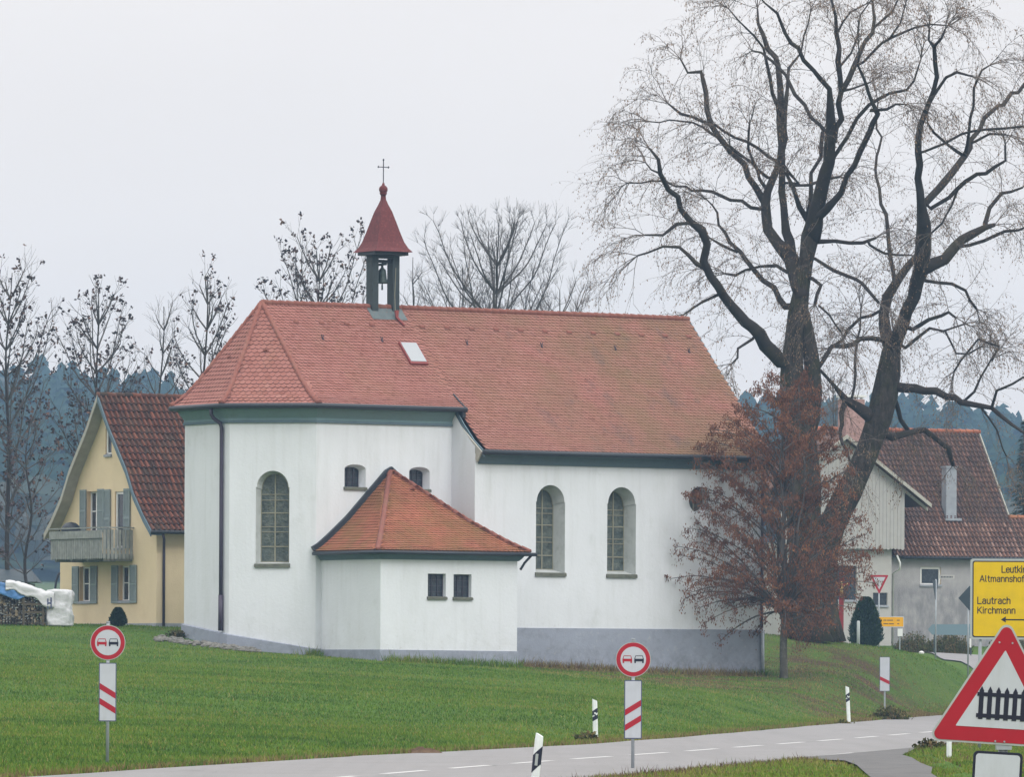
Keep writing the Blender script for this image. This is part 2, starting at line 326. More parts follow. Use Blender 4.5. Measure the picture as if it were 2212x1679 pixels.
# ---------------------------------------------------------------- roof covering made of real tiles
def tiled(mb, origin, e, n, D, prof, qa, qb, tw=.17, row=.145, kind='scale', skip=None, tone_f=None, jit=1.):
    """a roof slope: point(q, t) = origin + e*q + n*t*D, height prof(t); t=0 at the top, 1 at the eave.
       qa(t), qb(t) limit the slope sideways"""
    N = 200; ts = [i/N for i in range(N+1)]
    arc = [0.0]
    for i in range(N): arc.append(arc[-1]+math.hypot(D/N, prof(ts[i+1])-prof(ts[i])))
    tot = arc[-1]
    t_at = lambda a: float(np.interp(a, arc, ts))
    def pt(q, a, lift):
        over = max(0, a-tot); t = t_at(min(max(a, 0), tot)); t2 = min(1, t+.01); t1 = t2-.01
        sl = Vector((D*.01, prof(t2)-prof(t1))).normalized(); nx, nz = -sl.y, sl.x
        if nz < 0: nx, nz = -nx, -nz
        h = t*D+nx*lift+sl.x*over
        return (origin[0]+e[0]*q+n[0]*h, origin[1]+e[1]*q+n[1]*h, prof(t)+nz*lift+sl.y*over)
    # closed sheet under the tiles
    K = 24
    for i in range(K):
        a0, a1 = tot*i/K, tot*(i+1)/K; t0, t1 = t_at(a0), t_at(a1)
        mb.add([pt(qa(t0), a0, -.02), pt(qb(t0), a0, -.02), pt(qb(t1), a1, -.02), pt(qa(t1), a1, -.02)], [(0, 1, 2, 3)], .4)
    rows = int(tot/row)+1
    for i in range(rows):
        a_b = tot+.03-i*row; 
        if a_b < row*.5: break
        t = t_at(min(a_b, tot)); q0, q1 = qa(t), qb(t); off = (i % 2)*tw/2 if kind == 'scale' else 0
        kq = math.floor(q0/tw)
        q = kq*tw+off-tw
        rj = random.gauss(0, .004)
        while q < q1:
            q += tw
            qc = q+tw/2
            if qc < q0 or qc > q1: continue
            if skip and skip(qc, t): continue
            tone = min(1, max(0, random.gauss(.5, .17)*jit+.5*(1-jit)))
            if tone_f: tone = tone_f(qc, t, tone)
            jl = random.uniform(0, .006)
            if kind == 'scale':
                ht = row*1.9; w = tw/2-.004
                o_ = [(-w, ht, 0), (-w, row*.42, .034), (-w*.62, row*.12, .042), (0, 0, .045), (w*.62, row*.12, .042), (w, row*.42, .034), (w, ht, 0)]
                top = [pt(qc+a, max(0, a_b+rj-b), l+jl) for a, b, l in o_]
                bot = [pt(qc+a, a_b+rj-b, l+jl-.030) for a, b, l in o_[1:6]]
                tone = .2+.8*tone
                mb.add(top, [tuple(range(7))], tone)
                mb.add([pt(qc+a*1.03, a_b+rj+.002-b, l+jl-.006) for a, b, l in o_[1:6]]+bot, [(j, 5+j, 6+j, 1+j) for j in range(4)], 0.)  # rim toned darkest: dirt, and edge shading strengthened through the colour
            else:
                ht = row*1.15; w = tw/2
                cs = [(-w, .01), (-w*.7, .075), (-w*.2, .08), (w*.05, .02), (w*.5, .0), (w, .0)]
                vs = []
                for a, l in cs: vs += [pt(qc+a, max(0, a_b-ht), l), pt(qc+a, a_b, l+.06+jl), pt(qc+a, a_b, l-.02)]
                fs = []
                for j in range(5): fs += [(3*j, 3*j+3, 3*j+4, 3*j+1), (3*j+1, 3*j+4, 3*j+5, 3*j+2)]
                mb.add(vs, fs, tone)
                if True:
                    n_ = len(vs)
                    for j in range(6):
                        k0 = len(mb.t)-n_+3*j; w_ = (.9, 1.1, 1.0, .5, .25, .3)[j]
                        mb.t[k0] = tone*w_; mb.t[k0+1] = tone*w_; mb.t[k0+2] = 0.  # valleys and front lips toned darker: dirt, plus shade put into the colour
    return pt, tot
def cap_tiles(mb, pts, r=.11, step=.33, n=8):
    """row of overlapping half round ridge or hip tiles along a line, laid from the last point upward"""
    pts = [Vector(p) for p in pts]; ln = [0]
    for i in range(len(pts)-1): ln.append(ln[-1]+(pts[i+1]-pts[i]).length)
    def at(a):
        a = max(0, min(a, ln[-1]))
        for i in range(len(pts)-1):
            if a <= ln[i+1]: return pts[i].lerp(pts[i+1], (a-ln[i])/(ln[i+1]-ln[i]))
        return pts[-1]
    k = int(ln[-1]/step)+1
    for i in range(k):
        a, b = at(i*step-.02), at(min((i+1)*step+.03, ln[-1]))
        if (b-a).length < .02: continue
        mb.tube([a, a.lerp(b, .12), b], [r*.82, r*.80, r*1.08], n, random.random())

# ================================================================= terrain
far_edge = [(60,-15.0),(90,-9.6),(118.2,-5.16),(131.4,-3.0),(144,.2-.6),(153.3,1.45),(171.3,4.1),(193,6.9),(230,11.6),(266,16.5),(300,22.5),(340,31),(400,46)]
near_edge = [(60,-6.0),(90,-1.2),(113.3,2.65),(130.6,5.6),(151,8.95),(160.6,10.4),(193,15.0),(230,20.3),(266,26.5),(300,33.5),(340,43),(400,60)]
xf = lambda y: np.interp(y, [p[0] for p in far_edge], [p[1] for p in far_edge])
xn = lambda y: np.interp(y, [p[0] for p in near_edge], [p[1] for p in near_edge])
CP = [(x, y, d) for x, y, d in [
 (380,1374,251.5),(437,1382,250.5),(500,1400,249.6),(590,1409,249),(686,1417,248),(821,1428,245),(965,1433,247),(1118,1439,250.5),(1300,1448,253),(1480,1456,255.5),(1648,1463,258),(1693,1466,254),
 (1760,1384,276),(1700,1395,272),(1830,1392,282),(1855,1404,318),(1900,1409,329),(1942,1411,329),(2021,1424,312),(2091,1433,300),(2300,1440,290),(1930,1395,345),(2212,1398,348),(2400,1400,350),
 (337,1354,262),(128,1353,268),(0,1350,256),(-150,1350,256),(-400,1350,256),(1910,1500,247),(1800,1500,243),(1760,1450,258),(1960,1460,270),
 (233,1641,117),(0,1655,112),(1287,1600,163),(1835,1551,224.5),(600,1628,128),(900,1612,141)]]
cp = np.array([tuple(P(*c)) for c in CP]+[(-15,180,1.40),(-30,180,1.50),(0,200,1.02),(-24,215,2.2),(-8,222,1.75),(6,225,1.0),(-40,300,3.2),(-15,290,3.2),(5,300,3.1),(40,380,3.3),(-30,360,3.6),(10,380,3.4),(70,330,2.6),(80,400,3.2),(-60,200,2.0),(-60,130,.8),(-14,150,.72)])
def tps_k(r2): return .5*r2*np.log(np.maximum(r2, 1e-9))
_n = len(cp); A = np.zeros((_n+3, _n+3)); r2 = ((cp[:, None, :2]-cp[None, :, :2])**2).sum(2); A[:_n, :_n] = tps_k(r2)+np.eye(_n)*8
A[:_n, _n] = 1; A[:_n, _n+1:] = cp[:, :2]; A[_n, :_n] = 1; A[_n+1:, :_n] = cp[:, :2].T
wts = np.linalg.solve(A, np.concatenate([cp[:, 2], [0, 0, 0]]))
def ground(X, Y):
    X = np.atleast_1d(np.asarray(X, float)); Y = np.atleast_1d(np.asarray(Y, float)); z = np.zeros_like(X)
    for i in range(0, len(X), 20000):
        x, y = X[i:i+20000], Y[i:i+20000]
        r2 = (x[:, None]-cp[None, :, 0])**2+(y[:, None]-cp[None, :, 1])**2
        z[i:i+20000] = tps_k(r2)@wts[:_n]+wts[_n]+wts[_n+1]*x+wts[_n+2]*y
    z = np.where(Y > 380, 3.3+(z-3.3)*np.clip((430-Y)/50, 0, 1), z)
    z = np.clip(z, 0.04, 4.5)
    df = xf(Y)-X                                       # > 0 : beyond the far edge
    k = np.clip(df/4.0, 0, 1); z_far = .04+(z-.04)*(k*k*(3-2*k))
    dn = X-xn(Y); z_near = .035+.04*np.clip((dn-.2)/2.5, 0, 1)
    zz = np.where(df > 0, z_far, np.where(dn > 0, z_near, -.08))
    in_d = (Y > 90) & (Y < 152) & (X > np.interp(Y, [90, 112, 121.7, 127.7, 131, 151], [4.6, 5.2, 5.6, 5.7, 4.8, 8.2])) & (X < np.interp(Y, [90, 112, 119, 133, 137, 151], [6.8, 7.4, 7.8, 8.2, 8.4, 9.5]))
    zz = np.where(in_d, .0, zz)
    return zz
def gz(x, y): return float(ground(x, y)[0])
# ground sheet
gx = np.unique(np.concatenate([np.arange(-90, -40, 3.), np.arange(-40, 60, .6), np.arange(60, 141, 3.)]))
gy = np.unique(np.concatenate([np.arange(20, 95, 2.), np.arange(95, 300, .8), np.arange(300, 451, 3.)]))
XX, YY = np.meshgrid(gx, gy); ZZ = ground(XX.ravel(), YY.ravel()).reshape(XX.shape)
def grid_obj(name, XX, YY, ZZ, m):
    ny, nx = XX.shape; v = np.stack([XX.ravel(), YY.ravel(), ZZ.ravel()], 1)
    idx = np.arange(ny*nx).reshape(ny, nx); f = np.stack([idx[:-1, :-1].ravel(), idx[:-1, 1:].ravel(), idx[1:, 1:].ravel(), idx[1:, :-1].ravel()], 1)
    me = bpy.data.meshes.new(name); me.from_pydata(v.tolist(), [], f.tolist()); me.materials.append(m)
    me.polygons.foreach_set('use_smooth', [True]*len(me.polygons)); me.update()
    o = bpy.data.objects.new(name, me); COL.objects.link(o); return o
m_ground = mat('meadow_ground', (.062, .118, .018), .95, .05, var=.25, scale=.12, bump=.05, bscale=3,
    grime=[((.085, .11, .028), .10, .45, .65, .7), ((.03, .07, .018), .5, .5, .7, .6), ((.10, .085, .04), 1.4, .58, .72, .6), ((.035, .075, .015), 5, .4, .65, .75), ((.16, .19, .05), 9, .58, .75, .5)])
# leaf litter and bare earth under the trees, along the nave foot and the bank
t = m_ground.node_tree; l = t.links.new; pb = t.nodes['Principled BSDF']; cur = pb.inputs['Base Color'].links[0].from_socket
co = t.nodes.new('ShaderNodeTexCoord').outputs['Object']
def litter_w(X, Y):
    """how much leaf litter lies at a place (0..1)"""
    a = 1.3*np.exp(-(((X-13)/4.5)**2+((Y-265)/11)**2)); b = 1.2*np.exp(-(((X-12.5)/3.2)**2+((Y-243)/9)**2))
    low = np.interp(X, [-1, 0, 4, 8, 12, 15], [248, 247, 240, 232.5, 227.5, 224]); foot = 250.3+(X-.75)*.644
    c = np.clip((Y-low)/4, 0, 1)*np.clip((foot+2-Y)/1.0, 0, 1)*((X > 0) & (X < 16))
    return np.clip(a+b+c, 0, 1)
def straw_w(X, Y):
    low = np.interp(X, [-1, 0, 4, 8, 12, 15], [248, 247, 240, 232.5, 227.5, 224])
    return np.clip(1-np.abs(Y-low+2.5)/4, 0, 1)*((X > 1) & (X < 14))
def ell(cx, cy, rx, ry):
    q = t.nodes.new('ShaderNodeMapping'); q.inputs['Location'].default_value = (-cx/rx, -cy/ry, 0); q.inputs['Scale'].default_value = (1/rx, 1/ry, 0)
    l(co, q.inputs[0]); g = t.nodes.new('ShaderNodeVectorMath'); g.operation = 'LENGTH'; l(q.outputs[0], g.inputs[0])
    r = t.nodes.new('ShaderNodeMapRange'); l(g.outputs['Value'], r.inputs[0]); r.inputs[1].default_value = .5; r.inputs[2].default_value = 1.5; r.inputs[3].default_value = 1; r.inputs[4].default_value = 0
    return r.outputs[0]
acc = None
for pr in ((13, 265, 4.5, 11), (12.5, 240, 3.2, 11), (4, 247, 4, 4.5), (8, 245, 3.6, 9)):
    o_ = ell(*pr)
    if acc is None: acc = o_
    else:
        mm = t.nodes.new('ShaderNodeMath'); mm.operation = 'MAXIMUM'; l(acc, mm.inputs[0]); l(o_, mm.inputs[1]); acc = mm.outputs[0]
nn = t.nodes.new('ShaderNodeTexNoise'); nn.inputs['Scale'].default_value = .6; nn.inputs['Detail'].default_value = 6; l(co, nn.inputs[0])
rr = t.nodes.new('ShaderNodeMapRange'); l(nn.outputs[0], rr.inputs[0]); rr.inputs[1].default_value = .42; rr.inputs[2].default_value = .58; rr.inputs[4].default_value = 1.0
mm = t.nodes.new('ShaderNodeMath'); mm.operation = 'MULTIPLY'; l(acc, mm.inputs[0]); l(rr.outputs[0], mm.inputs[1])
mx = t.nodes.new('ShaderNodeMix'); mx.data_type = 'RGBA'; l(mm.outputs[0], mx.inputs[0]); l(cur, mx.inputs[6]); mx.inputs[7].default_value = (.062, .038, .028, 1); l(mx.outputs[2], pb.inputs['Base Color'])
tag(grid_obj('ground', XX, YY, ZZ, m_ground), 'green meadow rising from the road to the chapel', None, None, 'structure')
# wide plain and wooded hills beyond
def far_z(X, Y):
    base = np.interp(Y, [20, 445, 520, 900, 1000, 1500, 2300, 4000], [-.6, 3.0, 3.4, 10.0, 15, 52, 40, 20])
    side = np.interp(X/Y, [-.12, -.075, -.06, -.045, -.03, 0, .035, .06, .078, .12], [1.05, 1.0, .97, .90, .90, .80, .84, .86, .74, .70])
    h = 3+(base-3)*np.where(Y > 900, side, 1)
    return np.where(Y < 445, base-.5, h)
fx = np.concatenate([np.arange(-420, -260, 20.), np.arange(-260, 261, 12.), np.arange(280, 421, 20.)]); fy = np.concatenate([np.arange(-120, 400, 40.), np.arange(400, 1701, 20.)])
FX, FY = np.meshgrid(fx, fy); FZ = far_z(FX, FY)
FZ = np.where(FY < 445, -1.2, FZ)
inside = (FX > -95) & (FX < 145) & (FY < 450); FZ = np.where(inside, -1.5, FZ)
m_hill = mat('far_meadow', (.09, .13, .05), .95, .0, var=.15, scale=.02, grime=[((.06, .05, .04), .01, .4, .6, .4)])
tag(grid_obj('hills', FX, FY, FZ, m_hill), 'pale meadow and rising hillside beyond the village', None, None, 'structure')

# ================================================================= road
def strip(name, rows, z, m, label=None):
    mb = MB()
    for (y0, a0, b0), (y1, a1, b1) in zip(rows[:-1], rows[1:]):
        mb.add([(a0, y0, z), (b0, y0, z), (b1, y1, z), (a1, y1, z)], [(0, 1, 2, 3)])
    return tag(mb.build(name, m), label, None, None, 'structure')
ys = sorted(set([p[0] for p in far_edge]+[p[0] for p in near_edge]+list(range(60, 400, 6))))
strip('road', [(y, float(xf(y))+.06*math.sin(y*1.7), float(xn(y))+.05*math.sin(y*2.3)) for y in ys], 0.05, m_asph, 'light grey two lane road running past the chapel meadow')
mk = MB()
def cl(y):     # centre line
    return float(np.interp(y, [60, 90, 119, 129, 141.8, 157, 174, 193, 230, 266, 300], [-9.2, -5.0, -.45, 1.25, 3.55, 6.1, 8.9, 11.9, 16.9, 22.4, 28.5]))
y = 83.5
while y < 260:
    y1 = y+4.0+.012*(y-110)
    seg = [y+(y1-y)*i/4 for i in range(5)]
    for a, b in zip(seg[:-1], seg[1:]): mk.add([(cl(a)-.09, a, .054), (cl(a)+.09, a, .054), (cl(b)+.09, b, .054), (cl(b)-.09, b, .054)], [(0, 1, 2, 3)])
    y += 6.35+.028*(y-110)*(y > 110)
a = 131.5
while a < 140:      # stop of the edge line at the side turning
    mk.add([(float(xn(a))-.30, a, .054), (float(xn(a))-.12, a, .054), (float(xn(a+1))-.12, a+1, .054), (float(xn(a+1))-.30, a+1, .054)], [(0, 1, 2, 3)]); a += 1
tag(mk.build('road_marking', m_line), 'white dashed centre line and short edge line on the grey road', None, None, 'structure')
# broken-edged driveway joining from the right
pth = [(5.3,130.6),(7.2,141),(8.95,151.2),(8.3,143),(7.8,137),(7.75,133),(7.45,125),(7.3,119),(6.85,112),(6.2,95),(5.2,95),(5.78,112),(6.12,121.7),(6.2,127.7)]
mb = MB(); mb.add([(x_, y_, .062) for x_, y_ in pth], [tuple(range(len(pth)))])
tris = tessellate_polygon([[Vector((x_, y_, 0)) for x_, y_ in pth]]); mb.f = [tuple(q) for q in tris]
tag(mb.build('driveway', m_asphd), 'worn dark asphalt driveway mouth joining the road', None, None, 'structure')
DRIVE = np.array(pth)
def in_poly(X, Y, poly):
    r = np.zeros(len(X), bool); j = len(poly)-1
    for i in range(len(poly)):
        xi, yi = poly[i]; xj, yj = poly[j]
        c = ((yi > Y) != (yj > Y)) & (X < (xj-xi)*(Y-yi)/(yj-yi+1e-12)+xi); r ^= c; j = i
    return r
# side road in front of the farmhouse
sp = [P(2005, 1421, 322), P(2300, 1427, 318), P(2300, 1440, 296), P(2088, 1433, 299), P(2040, 1427, 308)]
mb = MB(); K = 14
for i in range(K):
    u0, u1 = i/K, (i+1)/K
    A0, A1 = sp[4].lerp(sp[2], u0), sp[4].lerp(sp[2], u1); B0, B1 = sp[0].lerp(sp[1], u0), sp[0].lerp(sp[1], u1)
    for j in range(4):
        q = [A0.lerp(B0, j/4), A1.lerp(B1, j/4), A1.lerp(B1, (j+1)/4), A0.lerp(B0, (j+1)/4)]
        mb.add([(p.x, p.y, gz(p.x, p.y)+.06) for p in q], [(0, 1, 2, 3)])
tag(mb.build('side_road', m_asph), 'pale side road passing in front of the farmhouse', None, None, 'structure')

# ================================================================= chapel
PHI = math.radians(32.8); CO = Vector((-9.22, 251, 0))
chapel = empty('chapel', (CO.x, CO.y, 2.0), PHI, 'white village chapel with red tiled roof and small bell turret', 'church')
def CB(mb, name, m, parent=None, smooth=False):                     # chapel meshes are written with world heights
    mb.v = [(a, b, c-(2.0)) for a, b, c in mb.v]; return mb.build(name, m, parent or chapel, smooth)
class CMB(MB): pass
# opening() builds windows directly: heights there are shifted through a child frame
chz = 2.0
_build = MB.build
def build_shift(s, name, m, parent=None, smooth=False, org=None):
    if getattr(MB, 'shift', 0): s.v = [(a, b, c-MB.shift) for a, b, c in s.v]
    return _build(s, name, m, parent, smooth, org)
MB.build = build_shift; MB.shift = 2.0
# plan (x along the ridge, y away from the viewer)
apse = [(5.78, 3.9), (0, 3.9), (-2.285, 1.615), (-2.285, -1.615), (0, -3.9), (5.78, -3.9)]
wall = MB()
top = 11.1
def zg(p): return 0.9
for i in range(5):
    p0, p1 = apse[i], apse[i+1]; d, nin, Ln = dirs(p0, p1)
    holes = []
    if i == 3: opening(chapel, wall, p0, d, nin, 'arch', Ln/2, 5.5, 1.25, 3.4, .42, .10, 'church', holes)
    if i == 4:
        opening(chapel, wall, p0, d, nin, 'segment', 1.65, 8.30, .90, .86, .38, .10, 'small', holes, .03)
        opening(chapel, wall, p0, d, nin, 'segment', 4.40, 8.28, .88, .84, .38, .10, 'small', holes, .03)
    wall_panel(wall, p0, p1, [(0, .9), (Ln, .9), (Ln, top), (0, top)], holes)
wall.build('choir_wall', m_plaster, chapel)
nave = [(5.78, 3.0), (5.78, 5.5), (18.58, 5.5), (18.58, -5.5), (5.78, -5.5), (5.78, -3.0)]
nv = MB()
def nslope(v): return interp([(0, 15.17), (4.6, 10.72), (5.3, 10.12), (5.95, 9.70)], abs(v))
# long wall toward the viewer
p0, p1 = (5.78, -5.5), (18.58, -5.5); d, nin, Ln = dirs(p0, p1); nin = (0, 1); holes = []
opening(chapel, nv, p0, d, nin, 'arch', 9.07-5.78, 5.27, 1.27, 3.25, .60, .15, 'church', holes, .16)
opening(chapel, nv, p0, d, nin, 'arch', 12.2-5.78, 5.25, 1.27, 3.25, .60, .15, 'church', holes, .16)
opening(chapel, nv, p0, d, nin, 'round', 15.68-5.78, 7.58, .98, 1.0, .45, .08, 'oculus', holes, .08)
wall_panel(nv, p0, p1, [(0, .9), (Ln, .9), (Ln, 9.6), (0, 9.6)], holes)
wall_panel(nv, (5.78, 5.5), (18.58, 5.5), [(0, .9), (Ln, .9), (Ln, 9.6), (0, 9.6)])
for x_ in (5.78, 18.45):
    vv = [-5.5, -5.3, -4.6, 0, 4.6, 5.3, 5.5]
    wall_panel(nv, (x_, -5.5), (x_, 5.5), [(0, .9), (11, .9)]+[(11-(5.5+v_), nslope(v_)-.12) for v_ in vv])
nv.build('nave_wall', m_plaster, chapel)
# sacristy
sac = [(.24, -3.9), (.24, -7.97), (6.04, -7.97), (6.04, -3.9)]
sw = MB()
for i in range(3):
    p0, p1 = sac[i], sac[i+1]; d, nin, Ln = dirs(p0, p1); holes = []
    if i == 1:
        opening(chapel, sw, p0, d, nin, 'rect', 2.61-.24, 4.31, .76, .86, .20, .02, 'small', holes, .01)
        opening(chapel, sw, p0, d, nin, 'rect', 3.70-.24, 4.30, .76, .86, .20, .02, 'small', holes, .01)
    wall_panel(sw, p0, p1, [(0, .9), (Ln, .9), (Ln, 5.9), (0, 5.9)], holes)
sw.build('sacristy_wall', m_plaster, chapel)
# plinths (painted band, standing a little proud)
pl = MB()
ph_ = [2.6, 3.2, 3.32, 2.96, 2.44, 2.42]
sweep(pl, apse, [(-.05, -2), (.10, -2), (.10, 0), (.02, .03), (-.05, .03)], True, zf=[3.4, 3.4, 3.34, 2.96, 2.44, 2.42])
pl.build('choir_plinth', m_plinth, chapel)
pl = MB(); sweep(pl, sac[:3]+[(6.04, -5.6)], [(-.05, -2), (.035, -2), (.035, 0), (-.05, .02)], True, zf=[2.43, 2.43, 2.40, 2.40]); pl.build('sacristy_plinth', m_plinth, chapel)
pl = MB(); sweep(pl, [(6.1, -5.5), (18.58, -5.5), (18.58, 5.5)], [(-.05, 0), (.04, 0), (.04, 2.77), (-.05, 2.79)], True, zf=[.5, .5, .5]); pl.build('nave_plinth', m_plinth, chapel)
# cornices: cove and fillets under the eaves
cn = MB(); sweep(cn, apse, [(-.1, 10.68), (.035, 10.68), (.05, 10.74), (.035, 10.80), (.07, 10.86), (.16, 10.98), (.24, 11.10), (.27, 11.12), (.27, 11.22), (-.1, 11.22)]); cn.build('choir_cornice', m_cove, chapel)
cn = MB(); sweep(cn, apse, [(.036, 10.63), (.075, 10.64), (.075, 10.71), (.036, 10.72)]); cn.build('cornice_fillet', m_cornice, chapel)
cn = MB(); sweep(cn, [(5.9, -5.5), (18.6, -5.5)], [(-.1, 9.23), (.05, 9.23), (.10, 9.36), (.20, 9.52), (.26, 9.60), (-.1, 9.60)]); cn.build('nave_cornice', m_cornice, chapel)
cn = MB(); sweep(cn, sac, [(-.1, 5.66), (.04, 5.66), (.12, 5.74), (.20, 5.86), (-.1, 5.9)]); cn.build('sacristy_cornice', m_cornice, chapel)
# gutters
g = MB(); gp = offset_path(apse, .47); gp[-1] = (6.12, gp[-1][1]); gp[0] = (6.0, gp[0][1]); sweep(g, gp, circ_prof(0, 11.24, .10)); g.build('gutter', m_gutter, chapel, True)
g = MB(); sweep(g, [(5.85, -5.99), (18.8, -5.99)], circ_prof(0, 9.65, .10)); g.build('gutter', m_gutter, chapel, True)
g = MB(); gp = offset_path(sac, .37); gp[0] = (gp[0][0], -3.95); gp = [gp[0], gp[1], (6.62, gp[2][1])]; sweep(g, gp, circ_prof(0, 5.90, .07)); g.tube([(6.45, gp[1][1]+.06, 5.88), (6.3, -8.05, 5.6), (6.15, -8.0, 5.35)], .045, 8); g.build('gutter', m_gutter, chapel, True)
# downpipes
dp = MB(); dp.tube([(-2.70, -1.0, 11.22), (-2.70, -1.0, 10.95), (-2.62, -1.02, 10.82), (-2.42, -1.18, 10.62), (-2.38, -1.2, 10.45), (-2.38, -1.2, 7.0), (-2.38, -1.2, 4.4)], .072, 10); dp.tube([(-2.38, -1.2, 4.4), (-2.38, -1.2, 3.1)], .095, 10); dp.build('downpipe', m_pipe, chapel, True)
dp = MB(); dp.tube([(18.5, -5.95, 9.65), (18.5, -5.85, 9.4), (18.45, -5.62, 9.1), (18.45, -5.6, 6), (18.45, -5.6, 3.3)], .06, 10); dp.build('downpipe', m_pipe, chapel, True)
dp = MB(); dp.tube([(18.45, -5.61, 3.35), (18.52, -5.61, 1.3)], .07, 10); tag(dp.build('downpipe', m_galv, chapel, True), 'pale grey standpipe at the nave corner')

# roof
def prof_choir(t): return interp([(0, 15.12), (3.1, 12.15), (3.75, 11.62), (4.35, 11.29)], t*4.35)
def prof_nave(t): return interp([(0, 15.12), (4.55, 10.75), (5.3, 10.13), (5.98, 9.66)], t*5.98)
roof = MB()
def sk_hole(q, t): return 5.0 < q < 5.9 and 1.38/4.35 < t < 2.2/4.35
ptc, totc = tiled(roof, (0, 0), (1, 0), (0, -1), 4.35, prof_choir, lambda t: -.19*t, lambda t: 6.05, tw=.18, row=.158)
ptn, totn = tiled(roof, (0, 0), (1, 0), (0, -1), 5.98, prof_nave, lambda t: 6.05, lambda t: 18.88, tw=.18, row=.158)
# apse slopes
O_ = apse_e = offset_path(apse, .45)
Ap = Vector((0.0, 0.0))
for i in (1, 2, 3):
    a, b = Vector(O_[i]), Vector(O_[i+1]); e_ = (b-a).normalized(); nrm = Vector((e_.y, -e_.x)); D_ = (a-Ap).dot(nrm)
    qa_ = (a-Ap).dot(e_); qb_ = (b-Ap).dot(e_)
    tiled(roof, (0, 0), (e_.x, e_.y), (nrm.x, nrm.y), D_, prof_choir, lambda t, q=qa_: q*t, lambda t, q=qb_: q*t, tw=.21, row=.188)
# far side slopes: plain sheets of the same tile
for (x0_, x1_, pr_, D_) in ((0, 6.05, prof_choir, 4.35), (6.05, 18.88, prof_nave, 5.98)):
    for i in range(12):
        t0, t1 = i/12, (i+1)/12; roof.add([(x0_, t0*D_, pr_(t0)), (x1_, t0*D_, pr_(t0)), (x1_, t1*D_, pr_(t1)), (x0_, t1*D_, pr_(t1))], [(0, 3, 2, 1)])
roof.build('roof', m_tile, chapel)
rd = MB()
cap_tiles(rd, [(18.9, 0, 15.14), (0, 0, 15.14)], .115)
for i in (1, 2, 3, 4):
    a = Vector(O_[i]); cap_tiles(rd, [(a.x*t, a.y*t, prof_choir(t)+.03) for t in [1, .93, .86, .8, .74, .7, .6, .5, .3, .15, 0]], .095)
    rd.tube([(a.x*1.01, a.y*1.01, 11.33), (a.x*.97, a.y*.97, 11.42)], [.12, .10], 8)
rd.build('ridge_tile', m_ridge, chapel, True)
# verge, step where choir eave meets the nave roof
for x_, sg in ((18.86, -1), (18.86, 1), (5.86, -1), (5.86, 1)):
    prev = None; vg = MB()
    for v_ in [0, 2, 4.6, 5.3, 5.98]:
        cur_ = (v_, nslope(v_)-.02)
        if prev and not (x_ < 10 and v_ < 4.5):
            if True:
                vg.add([(x_, sg*prev[0], prev[1]), (x_, sg*cur_[0], cur_[1]), (x_, sg*cur_[0], cur_[1]-.2), (x_, sg*prev[0], prev[1]-.2),
                        (x_+.04, sg*prev[0], prev[1]), (x_+.04, sg*cur_[0], cur_[1]), (x_+.04, sg*cur_[0], cur_[1]-.2), (x_+.04, sg*prev[0], prev[1]-.2)], [(0,1,2,3),(7,6,5,4),(0,4,5,1),(3,2,6,7),(1,5,6,2),(0,3,7,4)])
        prev = cur_
    vg.build('verge_board', m_cornice, chapel)
st = MB()
st.tube([(6.07, -3.55, prof_choir(3.55/4.35)+.05), (6.07, -4.0, prof_choir(4.0/4.35)+.05), (6.07, -4.36, 11.32)], .035, 6); st.box(5.95, 6.08, -4.38, -3.95, 10.95, 11.27)
st.build('step_flashing', m_gutter, chapel)
sf = MB(); sf.add([(5.80, -3.9, 11.0), (5.86, -3.9, 11.0), (5.86, -5.9, 9.66), (5.80, -5.9, 9.66), (5.80, -3.9, 10.8), (5.86, -3.9, 10.8), (5.86, -5.6, 9.3), (5.80, -5.6, 9.3)], [(0,1,2,3),(7,6,5,4),(0,4,5,1),(1,5,6,2),(2,6,7,3),(3,7,4,0)]); sf.build('rake_board', m_barge, chapel)
# vent tiles and snow hooks
def on_roof(q, v_, lift=.04):
    pr = prof_choir if q < 6.05 else prof_nave; D_ = 4.35 if q < 6.05 else 5.98
    return Vector((q, -v_, pr(v_/D_)+lift))
vt = MB(); q = 1.0
while q < 18.6:
    if not 4.45 < q < 6.0:
        c = on_roof(q, .80); vt = MB(); vt.add([c+Vector((-.11, -.06, -.01)), c+Vector((.11, -.06, -.01)), c+Vector((.07, -.04, .07)), c+Vector((-.07, -.04, .07)), c+Vector((-.1, .14, .12)), c+Vector((.1, .14, .12))], [(0,1,2,3),(3,2,5,4),(1,5,2),(0,3,4)]); vt.build('vent_tile', m_ridge, chapel)
    q += 1.085
for (a, fr) in ((Vector(((O_[3][0]+O_[4][0])/2, (O_[3][1]+O_[4][1])/2)), .45), (Vector(((O_[2][0]+O_[3][0])/2, (O_[2][1]+O_[3][1])/2)), .5)):
    c = Vector((a.x*fr, a.y*fr, prof_choir(fr)+.05)); vt = MB(); vt.tube([c+Vector((-.08, .02, 0)), c+Vector((0, -.05, .05)), c+Vector((.08, -.02, 0))], [.03, .06, .03], 6); vt.build('vent_tile', m_ridge, chapel)
hk = MB()
for q in (1.75, 4.3, 8.0, 11.3, 14.6, 17.95):
    c = on_roof(q, 1.42); hk = MB(); hk.tube([c+Vector((0, .05, 0)), c+Vector((0, -.06, .0))], .035, 5); hk.tube([c, c+Vector((-.06, 0, .17))], .018, 4); hk.tube([c, c+Vector((.06, .04, .16))], .018, 4); hk.build('roof_hook', m_iron, chapel)
